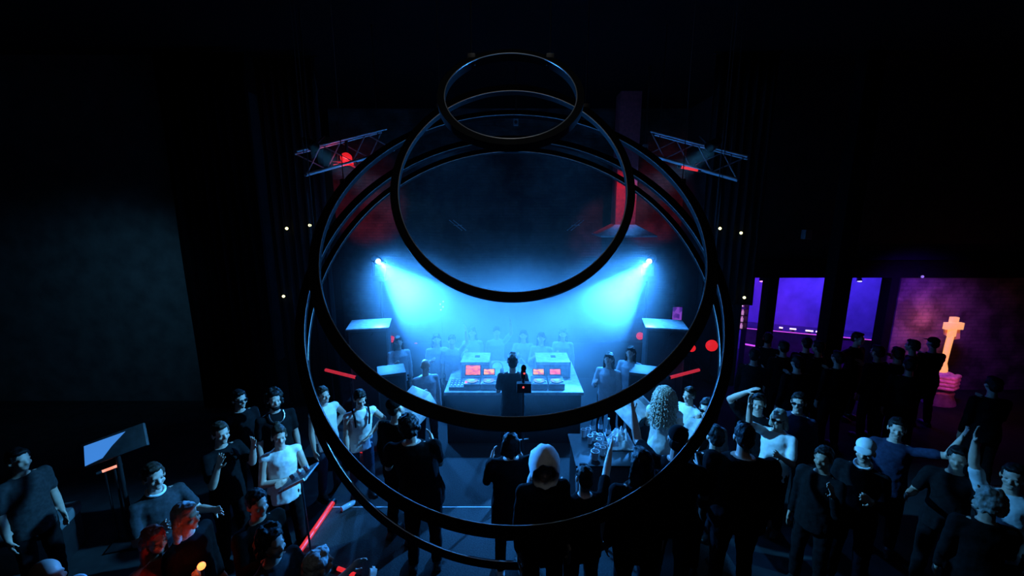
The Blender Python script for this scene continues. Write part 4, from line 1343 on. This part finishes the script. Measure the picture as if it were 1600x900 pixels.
P('person with big dark hair and a lit face, above the red-lit head', 285, 789, 1.7, 0, 85, 'hang', 'hang', 'black', 'long', 'black', hair='long', hcol='grey', hands='relaxed')
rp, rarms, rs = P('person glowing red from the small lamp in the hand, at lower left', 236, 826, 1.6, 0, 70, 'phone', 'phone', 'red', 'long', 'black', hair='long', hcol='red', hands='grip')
P('person with grey hair at the bottom edge of the picture, below the red tube', 492, 865, 1.7, 0, 140, 'phone', 'phone', 'char', 'short', 'black', hair='short', hcol='grey')
P('person in a white sleeveless top at the left rim of the hoops', 503, 605, 1.68, 0, 55, 'hip', 'hang', 'white', 'none', 'denim', hair='short', hcol='brown', roll=-6)
P('person in a pale strappy top leaning forward with elbows out, inside the hoops at left', 556, 604, 1.62, ST, 35, 'hip', 'hang', 'white', 'none', 'denim', hair='tail', extra=(('straps', 'black'),), lean=(0, -0.14), pitch=20)
P('dim person at the far left edge of the picture, beyond the bench', 24, 703, 1.72, 0, 80, 'hang', 'hang', 'char', 'short', 'black', hair='short', fine=False)
P('dim person in dark clothes left of the tray stand', 398, 768, 1.7, 0, 60, 'hang', 'phone', 'black', 'long', 'black', hair='short', skin=SKIN2, fine=False)
P('dim person in dark clothes below the tray stand', 420, 828, 1.72, 0, 70, 'phone', 'hang', 'char', 'short', 'black', hair='curly', skin=SKIN2, fine=False)
P('dim person whose pale head just shows at the bottom left', 66, 878, 1.7, 0, 90, 'hang', 'hang', 'pale', 'short', 'black', hair='none', fine=False)

# small lamp in the red person's hand
w = Matrix.Rotation(rp.rotation_euler.z, 3, 'Z') @ (rarms[1][3] + rarms[1][1] * 0.1 + V((0, -0.03, 0.02))) + rp.location
t = thing('hand_lamp', 'small glowing orange lamp held by the red-lit person', 'lamp', w)
MB().tube([(0, 0, -0.06), (0, 0, 0.02)], 0.012, 10).build('handle', BLACK, t)
MB().ell((0, 0, 0.045), (0.03, 0.03, 0.03)).build('bulb', mat('orange_bulb', (0.8, 0.3, 0.1), 0.3, emit=(1.0, 0.25, 0.06), strength=2.5), t)
point('hand_lamp_light', w + V((0.02, -0.03, 0.1)), (1.0, 0.08, 0.03), 0.7, 0.03)
# crowd in the haze behind the booth: two figures, copied; haze put into their pale tops
ha, _, _ = P('person with a bald pale head bowed in the haze left of the booth', 664, 562, 1.6, ST, 25, 'hang', 'phone', 'pale', 'long', 'char', hair='none', fine=False, pitch=30)
hz, _, _ = P('hazy person with long hair standing right of the booth under the red lamps', 952, 552, 1.6, ST, -30, 'hang', 'phone', 'pale', 'long', 'black', hair='long', hcol='brown', fine=False)
hz2, _, _ = P('hazy person with an arm up behind the left flight case', 706, 524, 1.6, ST, 8, 'up', 'hang', 'pale', 'short', 'black', hair='short', hcol='brown', fine=False)
for k, (px, py, rz, src, lab) in enumerate(((738, 534, 0, hz, 'hazy person behind the left flight case'), (776, 533, 10, hz2, 'hazy person with an arm up behind the pale headphones'),
                                            (818, 538, -5, hz, 'hazy person facing the decks, right of the deck person'), (846, 542, -12, hz, 'hazy person directly left of the right flight case'),
                                            (880, 536, -10, hz, 'hazy person behind the right flight case'), 
                                            (682, 532, 15, hz, 'hazy person behind and right of the bald head'),
                                            (622, 536, 25, hz, 'hazy person just right of the tall left loudspeaker'),
                                            (986, 552, -30, hz, 'hazy long-haired person close to the tall right loudspeaker'))):
    c = copy_tree(src)
    w = at_z(px, py - 22 if 690 < px < 925 else py - 10, 1.8)
    c.location = (w.x, w.y, ST)
    c.rotation_euler = (0, 0, R(rz))
    c['label'] = lab
    c['group'] = 'people in the haze behind the booth'

# silhouettes in front of the bar
sa, _, _ = P('dark silhouette of a person stretching one arm left, between the bar pillars', 1341, 520, 1.78, 0, 20, 'hang', 'side', 'black', 'long', 'black', hair='short', fine=False)
sb, _, _ = P('dark silhouette of a person left of the thick pillar, nearest the bar lamps', 1262, 528, 1.76, 0, 160, 'hang', 'phone', 'black', 'long', 'black', hair='short', fine=False)
sc_, _, _ = P('dark silhouette of a person in a flat cap just left of the cross', 1467, 528, 1.76, 0, 170, 'hang', 'phone', 'black', 'long', 'black', hair='cap', fine=False, loc=(7.95, 7.4, 0))
for px, py, rz, src, lab in ((1201, 520, 150, sb, 'dark silhouette in front of the leftmost bar pillar'), (1226, 533, 170, sb, 'dark silhouette between leftmost pillar and bar lamps'),
                             (1281, 533, 200, sb, 'dark silhouette pressed against the thick pillar'), (1312, 549, 180, sb, 'low dark silhouette just right of the thick pillar'),
                             (1374, 540, 190, sb, 'dark silhouette in front of the right bar pillar'), (1405, 543, 170, sb, 'dark silhouette right of the right bar pillar'),
                             (1429, 531, 200, sb, 'dark silhouette standing highest against the purple wall'), (1424, 560, 150, sb, 'lower dark silhouette against the purple wall'),
                             (1180, 545, 140, sb, 'dark silhouette under the bottle shelf'), (1556, 590, 160, sb, 'dark silhouette right of the cross'), (1248, 556, 180, sb, 'low dark silhouette in front of the bar lamps')):
    c = copy_tree(src)
    w = at_z(px, py, 1.77)
    c.location = (w.x, min(w.y, 8.55), 0)
    c.rotation_euler = (0, 0, R(rz))
    c['label'] = lab
    c['group'] = 'dark figures by the bar'

# ---------------------------------------------------------------- haze
def haze(name, lo, hi, dens, label, blobs, base, nscale=0.55, color=(1, 1, 1)):
    lo, hi = V(lo), V(hi)
    o = MB().box((0, 0, 0), hi - lo).build(name, mat('tmp', (0, 0, 0)), None, smooth=False)
    o.location = (lo + hi) / 2
    m = bpy.data.materials.new(name)
    m.use_nodes = True
    nt = m.node_tree
    nt.nodes.clear()
    out = nt.nodes.new('ShaderNodeOutputMaterial')
    vs = nt.nodes.new('ShaderNodeVolumeScatter')
    vs.inputs['Color'].default_value = (*color, 1)
    vs.inputs['Anisotropy'].default_value = 0.25
    nt.links.new(vs.outputs[0], out.inputs['Volume'])
    if blobs is None:
        vs.inputs['Density'].default_value = dens
    else:
        tc = nt.nodes.new('ShaderNodeTexCoord')
        acc = None
        for c, r, k in blobs:
            mp = nt.nodes.new('ShaderNodeMapping')
            mp.vector_type = 'TEXTURE'
            mp.inputs['Location'].default_value = V(c) - o.location
            mp.inputs['Scale'].default_value = r
            nt.links.new(tc.outputs['Object'], mp.inputs[0])
            g = nt.nodes.new('ShaderNodeTexGradient')
            g.gradient_type = 'QUADRATIC_SPHERE'
            nt.links.new(mp.outputs[0], g.inputs[0])
            ml = nt.nodes.new('ShaderNodeMath')
            ml.operation = 'MULTIPLY_ADD'
            ml.inputs[1].default_value = k
            nt.links.new(g.outputs['Fac'], ml.inputs[0])
            if acc is None:
                ml.inputs[2].default_value = base
            else:
                nt.links.new(acc, ml.inputs[2])
            acc = ml.outputs[0]
        nz = nt.nodes.new('ShaderNodeTexNoise')
        nz.inputs['Scale'].default_value = nscale
        nz.inputs['Detail'].default_value = 2
        nt.links.new(tc.outputs['Object'], nz.inputs['Vector'])
        mr = nt.nodes.new('ShaderNodeMapRange')
        mr.inputs[1].default_value = 0.25
        mr.inputs[2].default_value = 0.75
        mr.inputs[3].default_value = 0.5 * dens
        mr.inputs[4].default_value = 1.5 * dens
        nt.links.new(nz.outputs['Fac'], mr.inputs[0])
        mm = nt.nodes.new('ShaderNodeMath')
        mm.operation = 'MULTIPLY'
        nt.links.new(acc, mm.inputs[0])
        nt.links.new(mr.outputs[0], mm.inputs[1])
        nt.links.new(mm.outputs[0], vs.inputs['Density'])
    o.data.materials.clear()
    o.data.materials.append(m)
    tag(o, label, 'haze', kind='stuff')
    return o


haze('stage_haze', (-3.6, 5.2, 0.21), (3.6, 11.9, 5.2), 0.05, 'blue lit haze hanging over and behind the deck booth',
     [((-1.85, 7.55, 2.5), (1.25, 1.5, 1.0), 13.0), ((1.85, 7.55, 2.45), (1.25, 1.5, 1.0), 13.0), ((-2.6, 8.6, 2.7), (1.9, 1.9, 1.5), 2.0), ((2.6, 8.6, 2.7), (1.9, 1.9, 1.5), 2.0), ((0, 7.6, 1.75), (3.2, 2.5, 1.7), 12.5), ((0.9, 7.6, 2.1), (0.7, 0.8, 0.6), 7.0), ((0, 9.5, 2.2), (4.2, 3.8, 1.8), 2.0)], 0.025)
haze('bar_haze', (5.35, 9.25, 0.1), (11.9, 11.85, 2.68), 0.05, 'violet haze filling the bar room behind the pillars', None, 1)
